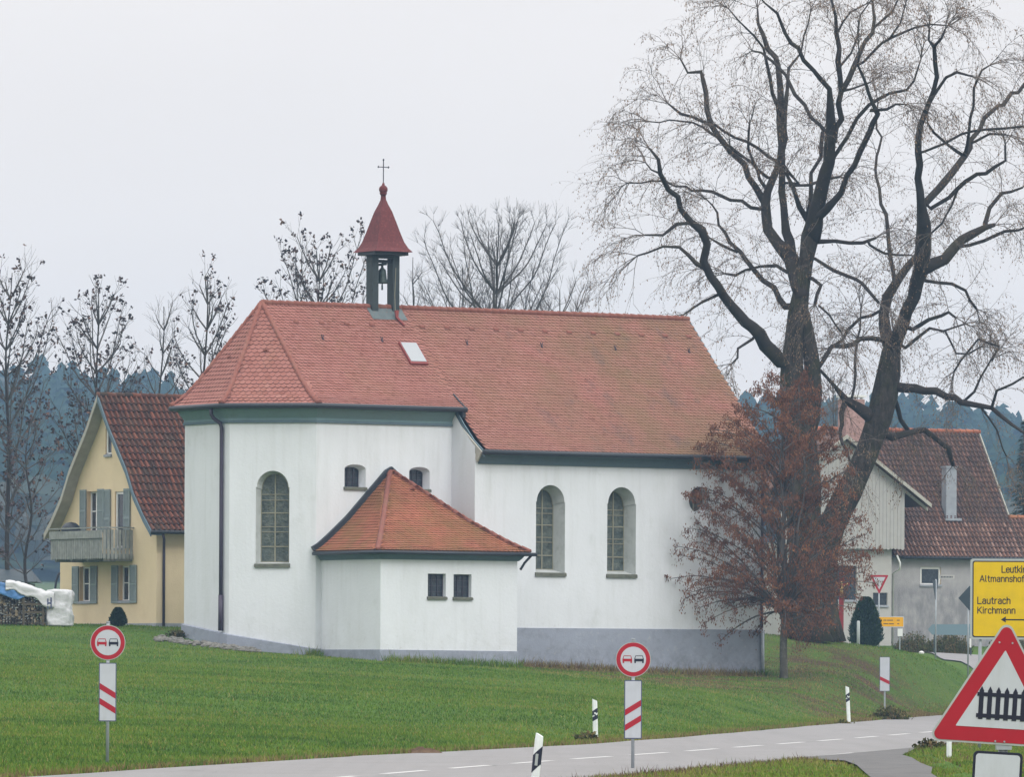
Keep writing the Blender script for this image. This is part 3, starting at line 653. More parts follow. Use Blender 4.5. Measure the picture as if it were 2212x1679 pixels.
# skylight
skl = MB(); c0, c1 = on_roof(5.02, 1.42, .03), on_roof(5.02, 2.22, .03)
def slab(mb, q0, q1, v0, v1, l0, l1):
    vs = []
    for l_ in (l0, l1):
        for (q_, v_) in ((q0, v0), (q1, v0), (q1, v1), (q0, v1)):
            p = on_roof(q_, v_, 0); vs.append(p+Vector((0, -.69, .72))*l_)
    mb.add(vs, [(0,1,2,3),(7,6,5,4),(0,4,5,1),(1,5,6,2),(2,6,7,3),(3,7,4,0)])
slab(skl, 4.95, 5.72, 1.46, 2.32, -.03, .12); so = skl.build('skylight', m_sred, chapel)
s2 = MB(); slab(s2, 5.0, 5.67, 1.50, 2.25, .12, .14); s2.build('glass_pane', m_skyl, so)
# turret
TX = 5.2
tw_ = MB()
for sx_ in (-1, 1):
    a, b = (TX-.59, TX-.32) if sx_ < 0 else (TX+.32, TX+.59)
    tw_.box(a, b, -.215, .215, 14.3, 17.14)
tw_.box(TX-.319, TX+.319, -.18, .18, 14.4, 14.98)
turret = tw_.build('bell_turret', m_twood, chapel)
tb = MB(); tb.box(TX-.72, TX+.72, -.62, .62, 17.05, 17.17); tb.box(TX-.318, TX+.318, -.05, .05, 16.78, 16.9); tb.box(TX-.318, TX+.318, -.2, -.12, 16.93, 17.05); tb.build('head_frame', m_gutter, turret)
fl = MB()
for a, b in ((TX-.75, TX+.75),):
    for v0, v1 in ((0.0, .55),):
        fl.add([on_roof(a, v0, .06), on_roof(b, v0, .06), on_roof(b, v1, .07), on_roof(a, v1, .07)], [(0, 1, 2, 3)]); fl.add([(a, v0, 15.17), (b, v0, 15.17), (b, v1, 14.65), (a, v1, 14.65)], [(3, 2, 1, 0)])
fl.add([(TX-.62, -.24, 15.45), (TX+.62, -.24, 15.45), (TX+.75, -.62, 14.62), (TX-.75, -.62, 14.62), (TX-.62, -.21, 15.45), (TX+.62, -.21, 15.45), (TX+.75, -.2, 14.62), (TX-.75, -.2, 14.62)], [(3,2,1,0)]) if False else None
fl.build('flashing', m_lead, turret)
trp = [(.80, 17.17), (.68, 17.32), (.57, 17.54), (.455, 17.92), (.35, 18.30), (.24, 18.68), (.135, 18.94), (.075, 19.12), (.065, 19.30)]
tr = MB(); n4 = [(-1, -1), (1, -1), (1, 1), (-1, 1)]
vs = [(TX+cx*r_, cy*r_, z_) for r_, z_ in trp for cx, cy in n4]
fs = [(i*4+k_, i*4+(k_+1) % 4, i*4+4+(k_+1) % 4, i*4+4+k_) for i in range(len(trp)-1) for k_ in range(4)]
tr.add(vs, fs+[(3, 2, 1, 0), tuple(range(len(vs)-4, len(vs)))]); tr.build('turret_roof', m_tred, turret)
bl = MB(); bl.lathe([(.07, 19.24), (.12, 19.32), (.15, 19.37)]+[(.165*math.cos(a), 19.5+.165*math.sin(a)) for a in [(-.9+i*.3) for i in range(8)]]+[(.05, 19.68), (.04, 19.74)], TX, 0, 16); bl.build('ball', m_tred, turret, True)
cr = MB(); cr.tube([(TX, 0, 19.7), (TX, 0, 20.6)], .018, 6); cr.tube([(TX-.22, 0, 20.33), (TX+.22, 0, 20.33)], .016, 6)
for p in ((TX-.22, 20.33), (TX+.22, 20.33), (TX, 20.6)): cr.lathe([(.005, p[1]-.04), (.04, p[1]), (.005, p[1]+.05)], p[0], 0, 8)
cr.build('cross', m_iron, turret)
be = MB(); be.lathe([(.03, 16.78), (.05, 16.6), (.13, 16.52), (.155, 16.35), (.17, 16.2), (.22, 16.06), (.225, 16.02), (.18, 16.02)], TX-.03, 0, 18); be.tube([(TX-.03, 0, 16.1), (TX-.03, 0, 15.78)], [.02, .035], 6); be.tube([(TX-.2, 0, 16.7), (TX+.15, 0, 16.75)], .045, 6); be.build('bell', m_bell, turret, True)
cb = MB(); cb.tube([(TX+.42, -.23, 16.6), (TX+.36, -.26, 15.6), (TX+.33, -.35, 14.95)], .013, 4); cb.build('lightning_cable', m_muntin, turret)
cb = MB(); cb.tube([(TX+.30, -.50, 15.0), (TX+.28, -.55, 14.75), (TX+.45, -.8, 14.45)], [.09, .06, .04], 6); cb.build('cable_box', m_sred, turret)

# sacristy roof: half pyramid against the choir wall
AX, AZ = 3.14, 8.95
def prof_s(t): return interp([(0, AZ), (.55, 7.02+.1), (.8, 6.42), (.92, 6.12), (1.0, 5.98)], t)
srf = MB()
x0_, x1_, yf = .24-.34, 6.04+.34, -8.31
tiled(srf, (AX, -3.9), (1, 0), (0, -1), 4.41, prof_s, lambda t: (x0_-AX)*t, lambda t: (x1_-AX)*t, tw=.175, row=.155)
tiled(srf, (AX, -3.9), (0, -1), (-1, 0), AX-x0_, prof_s, lambda t: 0, lambda t: 4.41*t, tw=.175, row=.155)
tiled(srf, (AX, -3.9), (0, 1), (1, 0), x1_-AX, prof_s, lambda t: -4.41*t, lambda t: 0, tw=.175, row=.155)
srf.build('sacristy_roof', m_tile_dark, chapel)
sh = MB()
for xx in (x0_, x1_): cap_tiles(sh, [(AX+(xx-AX)*t, -3.9-4.41*t, prof_s(t)+.03) for t in [1, .92, .85, .8, .7, .55, .35, .15, 0.01]], .105)
sh.build('hip_tile', m_ridge, chapel, True)
lf = MB(); lp = [(AX+(x0_-AX)*t, prof_s(t)) for t in [1, .92, .8, .55, .3, 0]]+[(AX, AZ+.16)]+[(AX-.0+(x0_-AX)*t-.12, prof_s(t)+.16) for t in [.04, .3, .55, .8, .92, 1]]
lf.prism([(a, b) for a, b in lp], -4.04, -3.9); lf.prism([(AX, AZ+.16), (AX-.05, AZ-.05), (AX+.5, AZ-.35), (AX+.5, AZ-.22)], -4.04, -3.9); lf.build('wall_flashing', m_gutter, chapel)
vt = MB(); c = Vector((AX+.35, -3.9-4.41*.22, prof_s(.22)+.05)); vt.tube([c+Vector((-.1, 0, 0)), c+Vector((0, -.07, .04)), c+Vector((.1, 0, 0))], [.03, .07, .03], 6); vt.build('vent_tile', m_ridge, chapel)

# ================================================================= yellow house
HX, HY = -13.60, 262.0; HA = math.radians(30)
MB.shift = 3.3
house = empty('yellow_house', (HX, HY, 3.3), HA, 'yellow gabled house with brown pantiles, grey shutters and balcony left of chapel', 'house')
# local: x along the ridge (away right), y along the gable (away left)
GW = 8.3; GC = 4.15
hp = [(0, 12.28), (.95, 11.04), (2.45, 9.39), (3.1, 8.42), (3.95, 7.55), (4.62, 6.97)]
hprof = lambda t: interp(hp, t*4.62)
hw = MB(); gb = MB()
p0, p1 = (0, GW), (0, 0); d, nin, Ln = dirs(p0, p1); nin = (1, 0); holes = []
S_ = lambda y_: GW-y_
for (yc, z0, w, h, stl) in ((6.07, 4.30, 1.0, 1.38, 'house'), (2.65, 4.30, 1.0, 1.38, 'house'), (5.47, 7.0, .95, 1.6, 'house'), (3.13, 6.35, .82, 2.2, 'housepane'), (4.12, 9.98, .52, 1.05, 'housepane')):
    opening(house, hw, p0, d, nin, 'rect', S_(yc), z0, w, h, .20 if stl == 'house' else .10, .01, stl, holes, .01)
outl = [(0, 2.4), (Ln, 2.4), (Ln, hprof(4.15/4.62)-.1)]+[(GC+r_, interp(hp, r_)-.1) for r_ in (3.95, 3.1, 2.45, .95, 0)]+[(GC-r_, interp(hp, r_)-.1) for r_ in (.95, 2.45, 3.1, 3.95)]+[(0, hprof(4.15/4.62)-.1)]
wall_panel(hw, p0, p1, outl, holes)
wall_panel(hw, (11, GW), (11, 0), outl)
for y_ in (0, GW): wall_panel(hw, (0, y_), (11, y_), [(0, 2.4), (11, 2.4), (11, 7.2), (0, 7.2)])
hw.build('wall', m_yellow, house)
hb = MB(); sweep(hb, [(0, GW), (0, 0), (11, 0)], [(-.02, 2.4), (.03, 2.4), (.03, 3.45), (-.02, 3.46)]); hb.build('plinth', m_chim, house)
rf = MB()
tonef = lambda q, t, v: min(1, max(0, .38+v*.6-.25*(random.random() < .25)))
tiled(rf, (-.45, GC), (1, 0), (0, -1), 4.62, hprof, lambda t: 0, lambda t: 11.9, tw=.22, row=.37, kind='pan', tone_f=tonef)
for i in range(10):
    t0, t1 = i/10, (i+1)/10; rf.add([(-.45, GC+4.62*t0, hprof(t0)), (11.45, GC+4.62*t0, hprof(t0)), (11.45, GC+4.62*t1, hprof(t1)), (-.45, GC+4.62*t1, hprof(t1))], [(0, 1, 2, 3)])
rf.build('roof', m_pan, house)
rr_ = MB(); cap_tiles(rr_, [(11.5, GC, 12.30), (-.48, GC, 12.30)], .12, .36); rr_.build('ridge_tile', m_pan, house, True)
bb = MB()
for sg in (-1, 1):
    bb = MB()
    for (ra, za), (rb, zb) in zip(hp[:-1], hp[1:]):
        for x0_, x1_, th in ((-.5, -.45, .22), (-.45, 0.0, .06)):
            ya, yb = GC+sg*ra, GC+sg*rb; dz = 0 if x0_ < -.46 else -.10
            vs = [(x, y_, z_) for x in (x0_, x1_) for (y_, z_) in ((ya, za+.03+dz), (yb, zb+.03+dz), (yb, zb-th+dz), (ya, za-th+dz))]
            bb.add(vs, [(0,1,2,3),(7,6,5,4),(0,4,5,1),(3,2,6,7),(1,5,6,2),(0,3,7,4)])
    bb.build('barge_board', m_barge if sg > 0 else m_cornice, house)
g = MB(); g.tube([(-.5, -.55, 6.93), (11.5, -.55, 6.93)], .07, 8); g.tube([(-.5, 8.85, 6.93), (11.5, 8.85, 6.93)], .07, 8); g.build('gutter', m_gutter, house, True)
dp = MB(); dp.tube([(.0, -.52, 6.9), (.12, -.40, 6.65), (.25, -.14, 6.35), (.28, -.08, 6.1), (.28, -.08, 3.2)], .055, 8); dp.build('downpipe', m_pipe, house, True)
def shutter(yc, z0, w, h):
    s_ = MB(); x_ = -.05
    for (a, b, c, dd) in ((yc-w/2, yc-w/2+.06, z0, z0+h), (yc+w/2-.06, yc+w/2, z0, z0+h), (yc-w/2+.06, yc+w/2-.06, z0, z0+.08), (yc-w/2+.06, yc+w/2-.06, z0+h-.08, z0+h), (yc-w/2+.06, yc+w/2-.06, z0+h/2-.04, z0+h/2+.04)):
        s_.box(x_-.02, x_+.02, a, b, c, dd)
    z_ = z0+.09
    while z_ < z0+h-.1:
        s_.add([(x_-.018, yc-w/2+.06, z_), (x_-.018, yc+w/2-.06, z_), (x_+.015, yc+w/2-.06, z_+.055), (x_+.015, yc-w/2+.06, z_+.055)], [(0, 1, 2, 3)]); z_ += .05
    s_.box(x_+.013, x_+.016, yc-w/2+.06, yc+w/2-.06, z0+.08, z0+h-.08)
    s_.build('shutter', m_shutter, house)
for yc, z0, w, h in ((6.87, 4.24, .54, 1.46), (5.27, 4.24, .54, 1.46), (3.45, 4.24, .54, 1.46), (1.87, 4.24, .54, 1.46), (6.23, 7.0, .52, 1.68), (4.70, 7.0, .52, 1.68), (4.13, 6.35, .52, 2.3), (2.44, 6.35, .52, 2.3)): shutter(yc, z0, w, h)
# balcony
bl = MB(); bl.box(-1.3, -.01, 1.95, 6.4, 5.98, 6.12)
for y_ in (2.1, 3.5, 4.9, 6.25): bl.box(-1.2, -.012, y_-.06, y_+.06, 5.84, 5.978)
balc = bl.build('balcony', m_balc, house)
sl = MB(); y_ = 1.96
while y_ < 6.4:
    z0 = 5.90+.0; sl.add([(-1.34, y_, 6.75), (-1.34, y_+.115, 6.75), (-1.34, y_+.115, z0+.06), (-1.34, y_+.0575, z0), (-1.34, y_, z0+.06)], [(0,1,2,3,4)])
    sl.box(-1.339, -1.32, y_, y_+.115, z0+.06, 6.749); y_ += .155
x_ = -1.32
while x_ < -.05: sl.box(x_, x_+.115, 1.90, 1.92, 5.92, 7.05); x_ += .165
x_ = -1.32
while x_ < -.05: sl.box(x_, x_+.115, 6.42, 6.44, 5.92, 7.05); x_ += .165
sl.build('slat', m_balc, balc)
rl = MB(); rl.box(-1.40, -1.36, 1.90, 6.45, 6.72, 7.02); rl.box(-1.42, -1.30, 1.86, 6.5, 7.10, 7.15); rl.box(-1.30, -.012, 1.86, 1.96, 7.10, 7.15); rl.box(-1.30, -.012, 6.38, 6.48, 7.10, 7.15); rl.build('handrail', m_balc, balc)
dg = MB(); dg.lathe([(.02, 6.6), (.3, 6.75), (.38, 7.0), (.38, 7.12), (.33, 7.25), (.2, 7.36), (.03, 7.40)], -.8, 5.75, 14)
for k_ in range(3): dg.tube([(-.8+.2*math.cos(k_*2.1), 5.75+.2*math.sin(k_*2.1), 6.8), (-.8+.3*math.cos(k_*2.1), 5.75+.3*math.sin(k_*2.1), 6.12)], .02, 5)
MB.shift = 0
Rz = Matrix.Rotation(HA, 4, 'Z')
dg.v = [tuple((Rz@Vector(p))+Vector((HX, HY, 0))) for p in dg.v]
tag(dg.build('kettle_grill', m_gutter, None, True), 'dark round grill lid showing above the balcony rail', 'grill')

# ================================================================= farmhouse on the right
FO = P(1930, 1395, 345); FA = math.radians(22); MB.shift = 3.0
farm = empty('farmhouse', (FO.x, FO.y, 3.0), FA, 'grey roughcast farmhouse with dark brown tiled roof and white boarded gable', 'house')
# local: x to the right (receding), y away from the viewer; v = -y
fprof = [(0, 14.05), (3.6, 9.6), (5.4, 7.55)]
fp = lambda t: interp(fprof, t*5.4)
fr = MB()
tf = lambda q, t, v: min(1, max(0, v*.8+(.35 if t > .72 else 0)))
tiled(fr, (0, 5), (1, 0), (0, -1), 5.4, fp, lambda t: -2.0, lambda t: 7.1, tw=.22, row=.34, kind='pan', tone_f=tf)
tiled(fr, (7.1, 1.4), (1, 0), (0, -1), 1.8, lambda t: 9.6+(7.55-9.6)*t, lambda t: .0, lambda t: 9.0, tw=.22, row=.34, kind='pan', tone_f=lambda q, t, v: min(1, v*.8+.3))
fr.add([(-2, 5, 14.05), (7.1, 5, 14.05), (7.1, 10.4, 7.55), (-2, 10.4, 7.55)], [(0, 1, 2, 3)]); fr.add([(7.1, 1.4, 9.6), (16, 1.4, 9.6), (16, 3.4, 7.55), (7.1, 3.4, 7.55)], [(0, 1, 2, 3)])
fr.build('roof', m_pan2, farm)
rg = MB(); cap_tiles(rg, [(7.2, 5, 14.1), (-2, 5, 14.1)], .13, .4); rg.build('ridge_tile', m_tile_dark, farm); rg = MB(); cap_tiles(rg, [(16, 1.4, 9.65), (7.1, 1.4, 9.65)], .12, .4); rg.build('ridge_tile', m_tile_dark, farm)
fw = MB(); holes = []
opening(farm, fw, (0, 0), (1, 0), (0, 1), 'rect', 2.05, 6.12, 1.15, .92, .12, .01, 'housepane', holes, .01)
wall_panel(fw, (0, 0), (16, 0), [(-.5, 1.5), (16, 1.5), (16, 7.6), (-.5, 7.6)], holes)
wall_panel(fw, (7.0, 0), (7.0, 10), [(0, 1.5), (10, 1.5), (10, 7.5), (5, 13.9), (0, 7.5)]); wall_panel(fw, (16, 0), (16, 3), [(0, 1.5), (3, 1.5), (3, 7.5), (1.5, 9.5), (0, 7.5)])
wall_panel(fw, (-.5, 10), (16, 10), [(0, 1.5), (16.5, 1.5), (16.5, 7.5), (0, 7.5)])
fw.build('wall', m_stucco, farm)
x_ = MB(); x_.box(-.4, 16, -.06, .0-.002, 1.5, 3.8); x_.build('plinth', m_stucco, farm)
vb = MB()
for a, b in zip([(5, 14.05), (1.4, 9.6)], [(1.4, 9.6), (-.4, 7.55)]):
    vb.add([(7.12, a[0], a[1]+.06), (7.12, b[0], b[1]+.06), (7.12, b[0], b[1]-.1), (7.12, a[0], a[1]-.1), (7.18, a[0], a[1]+.06), (7.18, b[0], b[1]+.06), (7.18, b[0], b[1]-.1), (7.18, a[0], a[1]-.1)], [(0,1,2,3),(7,6,5,4),(0,4,5,1),(1,5,6,2),(2,6,7,3),(3,7,4,0)])
vb.build('verge_board', m_barge, farm)
g = MB(); g.tube([(.2, -.46, 7.5), (16, -.46, 7.5)], .07, 8); g.build('gutter', m_gutter, farm, True)
c = MB(); c.box(3.52, 4.10, 1.30, 1.85, 8.5, 12.1); c.box(3.47, 4.15, 1.25, 1.90, 12.1, 12.2); c.box(3.38, 4.28, 1.05, 1.29, 9.42, 9.55); c.build('chimney', m_chim, farm)
# front wing with boarded gable
wg = MB(); holes = []
opening(farm, wg, (-6.3, -.8), (1, 0), (0, 1), 'rect', 6.3-3.05, 5.3, 1.25, 1.75, .12, .01, 'plain', holes, .01)
opening(farm, wg, (-6.3, -.8), (1, 0), (0, 1), 'rect', 6.3-1.12, 5.05, .80, .66, .12, .01, 'plain', holes, .01)
wall_panel(wg, (-6.3, -.8), (-.5, -.8), [(0, 1.5), (5.8, 1.5), (5.8, 8.2), (0, 8.2)], holes)
wall_panel(wg, (-.5, -.8), (-.5, 5), [(0, 1.5), (5.8, 1.5), (5.8, 8.2), (0, 8.2)])
wall_panel(wg, (-6.3, 5), (-6.3, -.8), [(0, 1.5), (5.8, 1.5), (5.8, 8.2), (0, 8.2)])
wg.build('wing_wall', m_stuccow, farm)
cd = MB(); q = -6.8
def wz(x_): return 13.45-.725*abs(x_+3.4)
while q < -.01:
    a, b = q+.006, q+.194; zt = min(wz(a), wz(b))-.12; k_ = random.uniform(-.03, .03)
    cd.prism([(a, 7.92+k_), ((a+b)/2, 7.86+k_), (b, 7.92+k_), (b, wz(b)-.12), (a, wz(a)-.12)], -1.24, -1.20, random.random()); q += .2
cd.box(-6.8, 0, -1.20, -.9, 8.0, 8.1); 
cd.box(-6.79, -.01, -1.199, -1.15, 8.1, 10.8); cd.box(-.02, 0, -1.2, 4, 8.0, 10.7)
cd.build('timber_cladding', m_clad, farm)
wr = MB()
for sg in (-1, 1):
    c0, c1, c2 = (-3.4, 13.5), (-3.4+sg*4.65, 10.13), (-3.4+sg*4.65, 10.0)
    wr.add([(-3.4, -1.65, 13.55), (c1[0], -1.65, 10.18), (c1[0], 5, 10.18), (-3.4, 5, 13.55), (-3.4, -1.65, 13.43), (c1[0], -1.65, 10.06), (c1[0], 5, 10.06), (-3.4, 5, 13.43)], [(0,1,2,3),(7,6,5,4),(0,4,5,1),(1,5,6,2),(2,6,7,3)])
wr.build('wing_roof', m_pan2, farm)
wb = MB()
for sg in (-1, 1):
    for (y0, y1, o, th) in ((-1.70, -1.655, 0.08, .20), (-1.25, -1.15, -.12, .16)):
        wb.add([(x, y_, z_) for y_ in (y0, y1) for x, z_ in ((-3.4, 13.5+o), (-3.4+sg*4.68, 10.11+o), (-3.4+sg*4.68, 10.11+o-th), (-3.4, 13.5+o-th))], [(0,1,2,3),(7,6,5,4),(0,4,5,1),(1,5,6,2),(2,6,7,3),(3,7,4,0)])
wb.build('barge_board', m_barge, farm)
c = MB(); c.box(-2.4, -1.38, .6, 1.6, 11, 15.45); ch2 = c.build('chimney', m_chimb, farm)
c = MB(); c.box(-2.46, -1.32, .54, 1.66, 15.56, 15.66)
for a in (-2.3, -1.5): 
    for b in (.7, 1.5): c.box(a-.04, a+.04, b-.04, b+.04, 15.451, 15.559)
c.build('chimney_cap', m_wframe, ch2)
dp = MB(); dp.tube([(-.28, -.95, 7.6), (-.1, -.95, 7.2), (-.1, -.9, 6.9), (-.1, -.12, 6.7), (-.1, -.12, 3.2)], .05, 8); tag(dp.build('downpipe', m_wframe, farm, True))
MB.shift = 0

# dark shed roof far left, beyond the wood pile
so = P(0, 1262, 300); sh_ = empty('shed', (so.x, so.y, gz(so.x, so.y)), 0, 'low dark roofed shed behind the wood pile at the left edge', 'shed')
a = P(-60, 1230, 300)-so; b = P(66, 1230, 300)-so; c_ = P(80, 1254, 300)-so
off = so.z-gz(so.x, so.y)
s_ = MB(); s_.add([(a.x, 0, a.z+off), (b.x, 0, b.z+off), (c_.x+.1, -2, c_.z+off-.1), (a.x, -2, c_.z+off-.1), (c_.x+.1, 2, c_.z+off-.1), (a.x, 2, c_.z+off-.1)], [(0, 3, 2, 1), (1, 2, 4), (0, 1, 4, 5)]); s_.build('roof', m_sdark, sh_)
s_ = MB(); s_.box(a.x+.2, c_.x-.2, -1.7, 1.7, -1, c_.z+off-.15); s_.build('wall', m_balc, sh_)
# ================================================================= signs and road furniture
def poly_plate(mb, poly, y0, y1): mb.prism(poly, y0, y1)
def rrect(x0, x1, z0, z1, r, n=5):
    out_ = []
    for cx, cz, a0 in ((x1-r, z1-r, 0), (x0+r, z1-r, 90), (x0+r, z0+r, 180), (x1-r, z0+r, 270)):
        for k_ in range(n+1): a = math.radians(a0+90*k_/n); out_.append((cx+r*math.cos(a), cz+r*math.sin(a)))
    return out_
def rpoly(pts, r, n=6):                               # rounded convex polygon
    out_ = []; m = len(pts)
    for i in range(m):
        p = Vector(pts[i]); a = (Vector(pts[i-1])-p).normalized(); b = (Vector(pts[(i+1) % m])-p).normalized()
        half = math.acos(max(-1, min(1, a.dot(b))))/2; dl = r/math.tan(half); c = p+(a+b).normalized()*(r/math.sin(half))
        s0 = p+a*dl-c; s1 = p+b*dl-c
        a0 = math.atan2(s0.y, s0.x); a1 = math.atan2(s1.y, s1.x); dd = (a1-a0+math.pi) % (2*math.pi)-math.pi
        for k_ in range(n+1): t_ = a0+dd*k_/n; out_.append((c.x+r*math.cos(t_), c.y+r*math.sin(t_)))
    return out_
def circle(cx, cz, r, n=40): return [(cx+r*math.cos(2*math.pi*k_/n), cz+r*math.sin(2*math.pi*k_/n)) for k_ in range(n)]
def part(name, poly, y0, y1, m, parent):
    b = MB(); b.prism(poly, y0, y1); return b.build(name, m, parent)
def car_icon(cx, m, parent):
    b = MB(); f = -.012; k_ = -.0085
    b.prism([(cx-.082, .012), (cx+.082, .012), (cx+.082, -.034), (cx-.082, -.034)], f, k_)          # body
    b.prism([(cx-.080, .012), (cx-.062, .068), (cx-.052, .068), (cx-.066, .0125)], f, k_)            # pillars
    b.prism([(cx+.080, .012), (cx+.066, .0125), (cx+.052, .068), (cx+.062, .068)], f, k_)
    b.prism([(cx-.052, .058), (cx-.052, .068), (cx+.052, .068), (cx+.052, .058)], f, k_)
    for s_ in (-1, 1): b.prism([(cx+s_*.066-.014, -.0345), (cx+s_*.066-.012, -.062), (cx+s_*.066+.012, -.062), (cx+s_*.066+.014, -.0345)], f, k_)
    return b.build('car_symbol', m, parent)
def no_overtaking(x_, y_top, d, base_z, label, yaw=0):
    c = P(x_, y_top, d)                               # centre of the disc
    root = empty('road_sign', (c.x, c.y, base_z), yaw, label, 'road sign', 'round no overtaking signs with striped boards'); H = c.z-base_z
    b = MB(); b.tube([(0, .035, -.3), (0, .035, H+.33)], .03, 10); b.lathe([(.031, H+.33), (.034, H+.36)], 0, .035, 10); b.build('pole', m_galv, root, True)
    dd = bpy.data.objects.new('sign_disc', None)
    def zsh(o, z_): o.location.z = z_; return o
    disc = zsh(part('sign_disc', circle(0, 0, .30), -.004, 0, m_sback, root), H)
    part('red_ring', circle(0, 0, .288), -.0065, -.004, m_sred2, disc)
    part('white_field', circle(0, 0, .218), -.0085, -.0065, m_swhite, disc)
    car_icon(-.102, m_sred2, disc); car_icon(.098, m_sblack, disc)
    return root, H
def bake(parent, zc, stripes, w=.30, h=1.0, up=False, name='striped_board'):
    b = part(name, rrect(-w/2, w/2, -h/2, h/2, .015), -.004, 0, m_sblue, parent); b.location.z = zc
    part('white_field', rrect(-w/2+.016, w/2-.016, -h/2+.016, h/2-.016, .008), -.0065, -.004, m_swhite, b)
    for zl in stripes:      # height of the stripe at the left edge, descending to the right (or rising)
        s_ = .105/.30*w; dz = .165; q = -1 if not up else 1
        part('red_stripe', [(-w/2+.016, zl), (-w/2+.016, zl-s_), (w/2-.016, zl-s_+q*dz), (w/2-.016, zl+q*dz)], -.009, -.0065, m_sred2, b)
    return b
c = P(233, 1389, 117); r1, H1 = no_overtaking(233, 1389, 117, gz(P(233, 1641, 117).x, 117), 'round no overtaking sign above striped board on pole in the left meadow')
bake(r1, H1-.345-.5+.0, (.155, -.10))
c2 = P(1365, 1427, 117); r2_, H2 = no_overtaking(1368, 1425.5, 117, gz(c2.x, 117), 'round no overtaking sign above striped board near the kerb before the nave')
bake(r2_, H2-.345-.51, (.0, -.26), up=True)
b = MB(); b.box(-.04, .04, .0, .06, -.01, .012); o = b.build('clamp', m_galv, r2_); o.location.z = H2+.32
p = P(1911, 1508, 247); r3 = empty('countdown_marker', (p.x, p.y, gz(p.x, p.y)), math.radians(-4), 'white single striped countdown board standing in the weeds on the bank', 'road sign')
zt = P(1911, 1420, 247).z-r3.location.z
bake(r3, zt-.62, (-.08,), w=.37, h=1.24, name='board')
b = MB(); b.tube([(0, .04, -.3), (0, .04, zt-.1)], .03, 8); b.build('pole', m_galv, r3)

def delineator(x_, ytop, d, ppm, label, lean=0., yaw=0., style=0):
    base = P(x_, ytop, d); z0 = gz(base.x, base.y); H = base.z-z0
    root = empty('marker_post', (base.x, base.y, z0), yaw, label, 'marker post', 'white roadside marker posts'); root.rotation_euler = (0, lean, yaw)
    w = .06; pr = [(-w, -.04), (-w*.5, -.06), (w*.5, -.06), (w, -.04), (w*.75, .05), (-w*.75, .05)]
    b = MB(); n = len(pr); 
    lv = [(-.2, 0), (H-.10, 0), (H-.02, 1)]
    vs = [];
    for z_, k_ in lv:
        for (a, c_) in pr: vs.append((a*(.9 if k_ else 1), c_*(.9 if k_ else 1), z_+(-(a)*.45 if k_ else 0)))
    b.add(vs, [(i*n+k_, i*n+(k_+1) % n, (i+1)*n+(k_+1) % n, (i+1)*n+k_) for i in range(2) for k_ in range(n)]+[tuple(range(2*n, 3*n))])
    b.build('post', m_pwhite, root)
    zc = H-.38; b = MB()
    e = 1.06
    if style == 0:
        pe = [(a*e, c_*e) for a, c_ in pr]
        vs = [(a, c_, zc-.13+a*1.1) for a, c_ in pe]+[(a, c_, zc+.13+a*1.1) for a, c_ in pe]
        b.add(vs, [(k_, (k_+1) % n, (k_+1) % n+n, k_+n) for k_ in range(n)]+[tuple(range(n-1, -1, -1)), tuple(range(n, 2*n))])
    else:
        pe = [(a*e, c_*e) for a, c_ in pr]
        for z0_, z1_, k2 in ((zc+.02, zc+.13, 1.1), (zc-.12, zc-.02, .9), (zc-.0201, zc+.0201, 0)):
            q = pe if k2 else [(a*.45, c_) for a, c_ in pe]
            vs = [(a, c_, z0_+a*(k2 or 0)*.6) for a, c_ in q]+[(a, c_, z1_+a*(k2 or 0)*.6) for a, c_ in q]
            b.add(vs, [(k_, (k_+1) % n, (k_+1) % n+n, k_+n) for k_ in range(n)]+[tuple(range(n-1, -1, -1)), tuple(range(n, 2*n))])
    b.build('black_band', m_sblack, root)
    rf = MB()
    if style == 0: rf.prism([(-.02, zc-.085), (.02, zc-.085), (.02, zc+.085), (-.02, zc+.085)], -.073, -.064)
    else:
        for z_ in (zc+.045, zc-.17): rf.prism([(a, b_) for a, b_ in circle(.0, z_, .022, 10)], -.073, -.0645)
    rf.build('reflector', m_sback if style == 0 else m_pwhite, root)
    return root
delineator(1156, 1585, 99, 150, 'white marker post leaning right at the near road edge', lean=math.radians(5.5), yaw=math.radians(-12), style=0)
delineator(1287, 1511, 163, 91, 'white marker post across the road, left of the right-hand overtaking sign', lean=math.radians(-1.5), style=1)
delineator(1834.5, 1483, 224.5, 66, 'distant white marker post beside the weeds on the bank', lean=math.radians(-3), style=1)

# level crossing warning triangle, close by
ap = P(2176.4, 1334.7, 41.9); gzz = 0.1
tri = empty('warning_sign', (ap.x, ap.y, gzz), 0, 'large red triangular level crossing warning sign with gate symbol', 'road sign')
Sd = .90; al = Sd*math.sqrt(3)/2
hold = part('triangle_plate', rpoly([(0, 0), (-Sd/2, -al), (Sd/2, -al)], .045), -.004, 0, m_sback, tri); hold.location.z = ap.z-gzz; hold.rotation_euler = (0, math.radians(3.3), 0)
def inset(k_): return [(0, -2*k_), (-Sd/2+k_*1.732, -al+k_), (Sd/2-k_*1.732, -al+k_)]
part('red_border', rpoly(inset(.012), .036), -.0065, -.004, m_sred2, hold)
part('white_field', rpoly(inset(.100), .004), -.0085, -.0065, m_swhite, hold)
b = MB(); f0, f1 = -.0115, -.0085
for i in range(6):
    x_ = -.129+i*.0515; z0 = -al+.150; z1 = -al+.352
    b.prism([(x_-.014, z0), (x_+.014, z0), (x_+.014, z1-.028), (x_, z1), (x_-.014, z1-.028)], f0, f1)
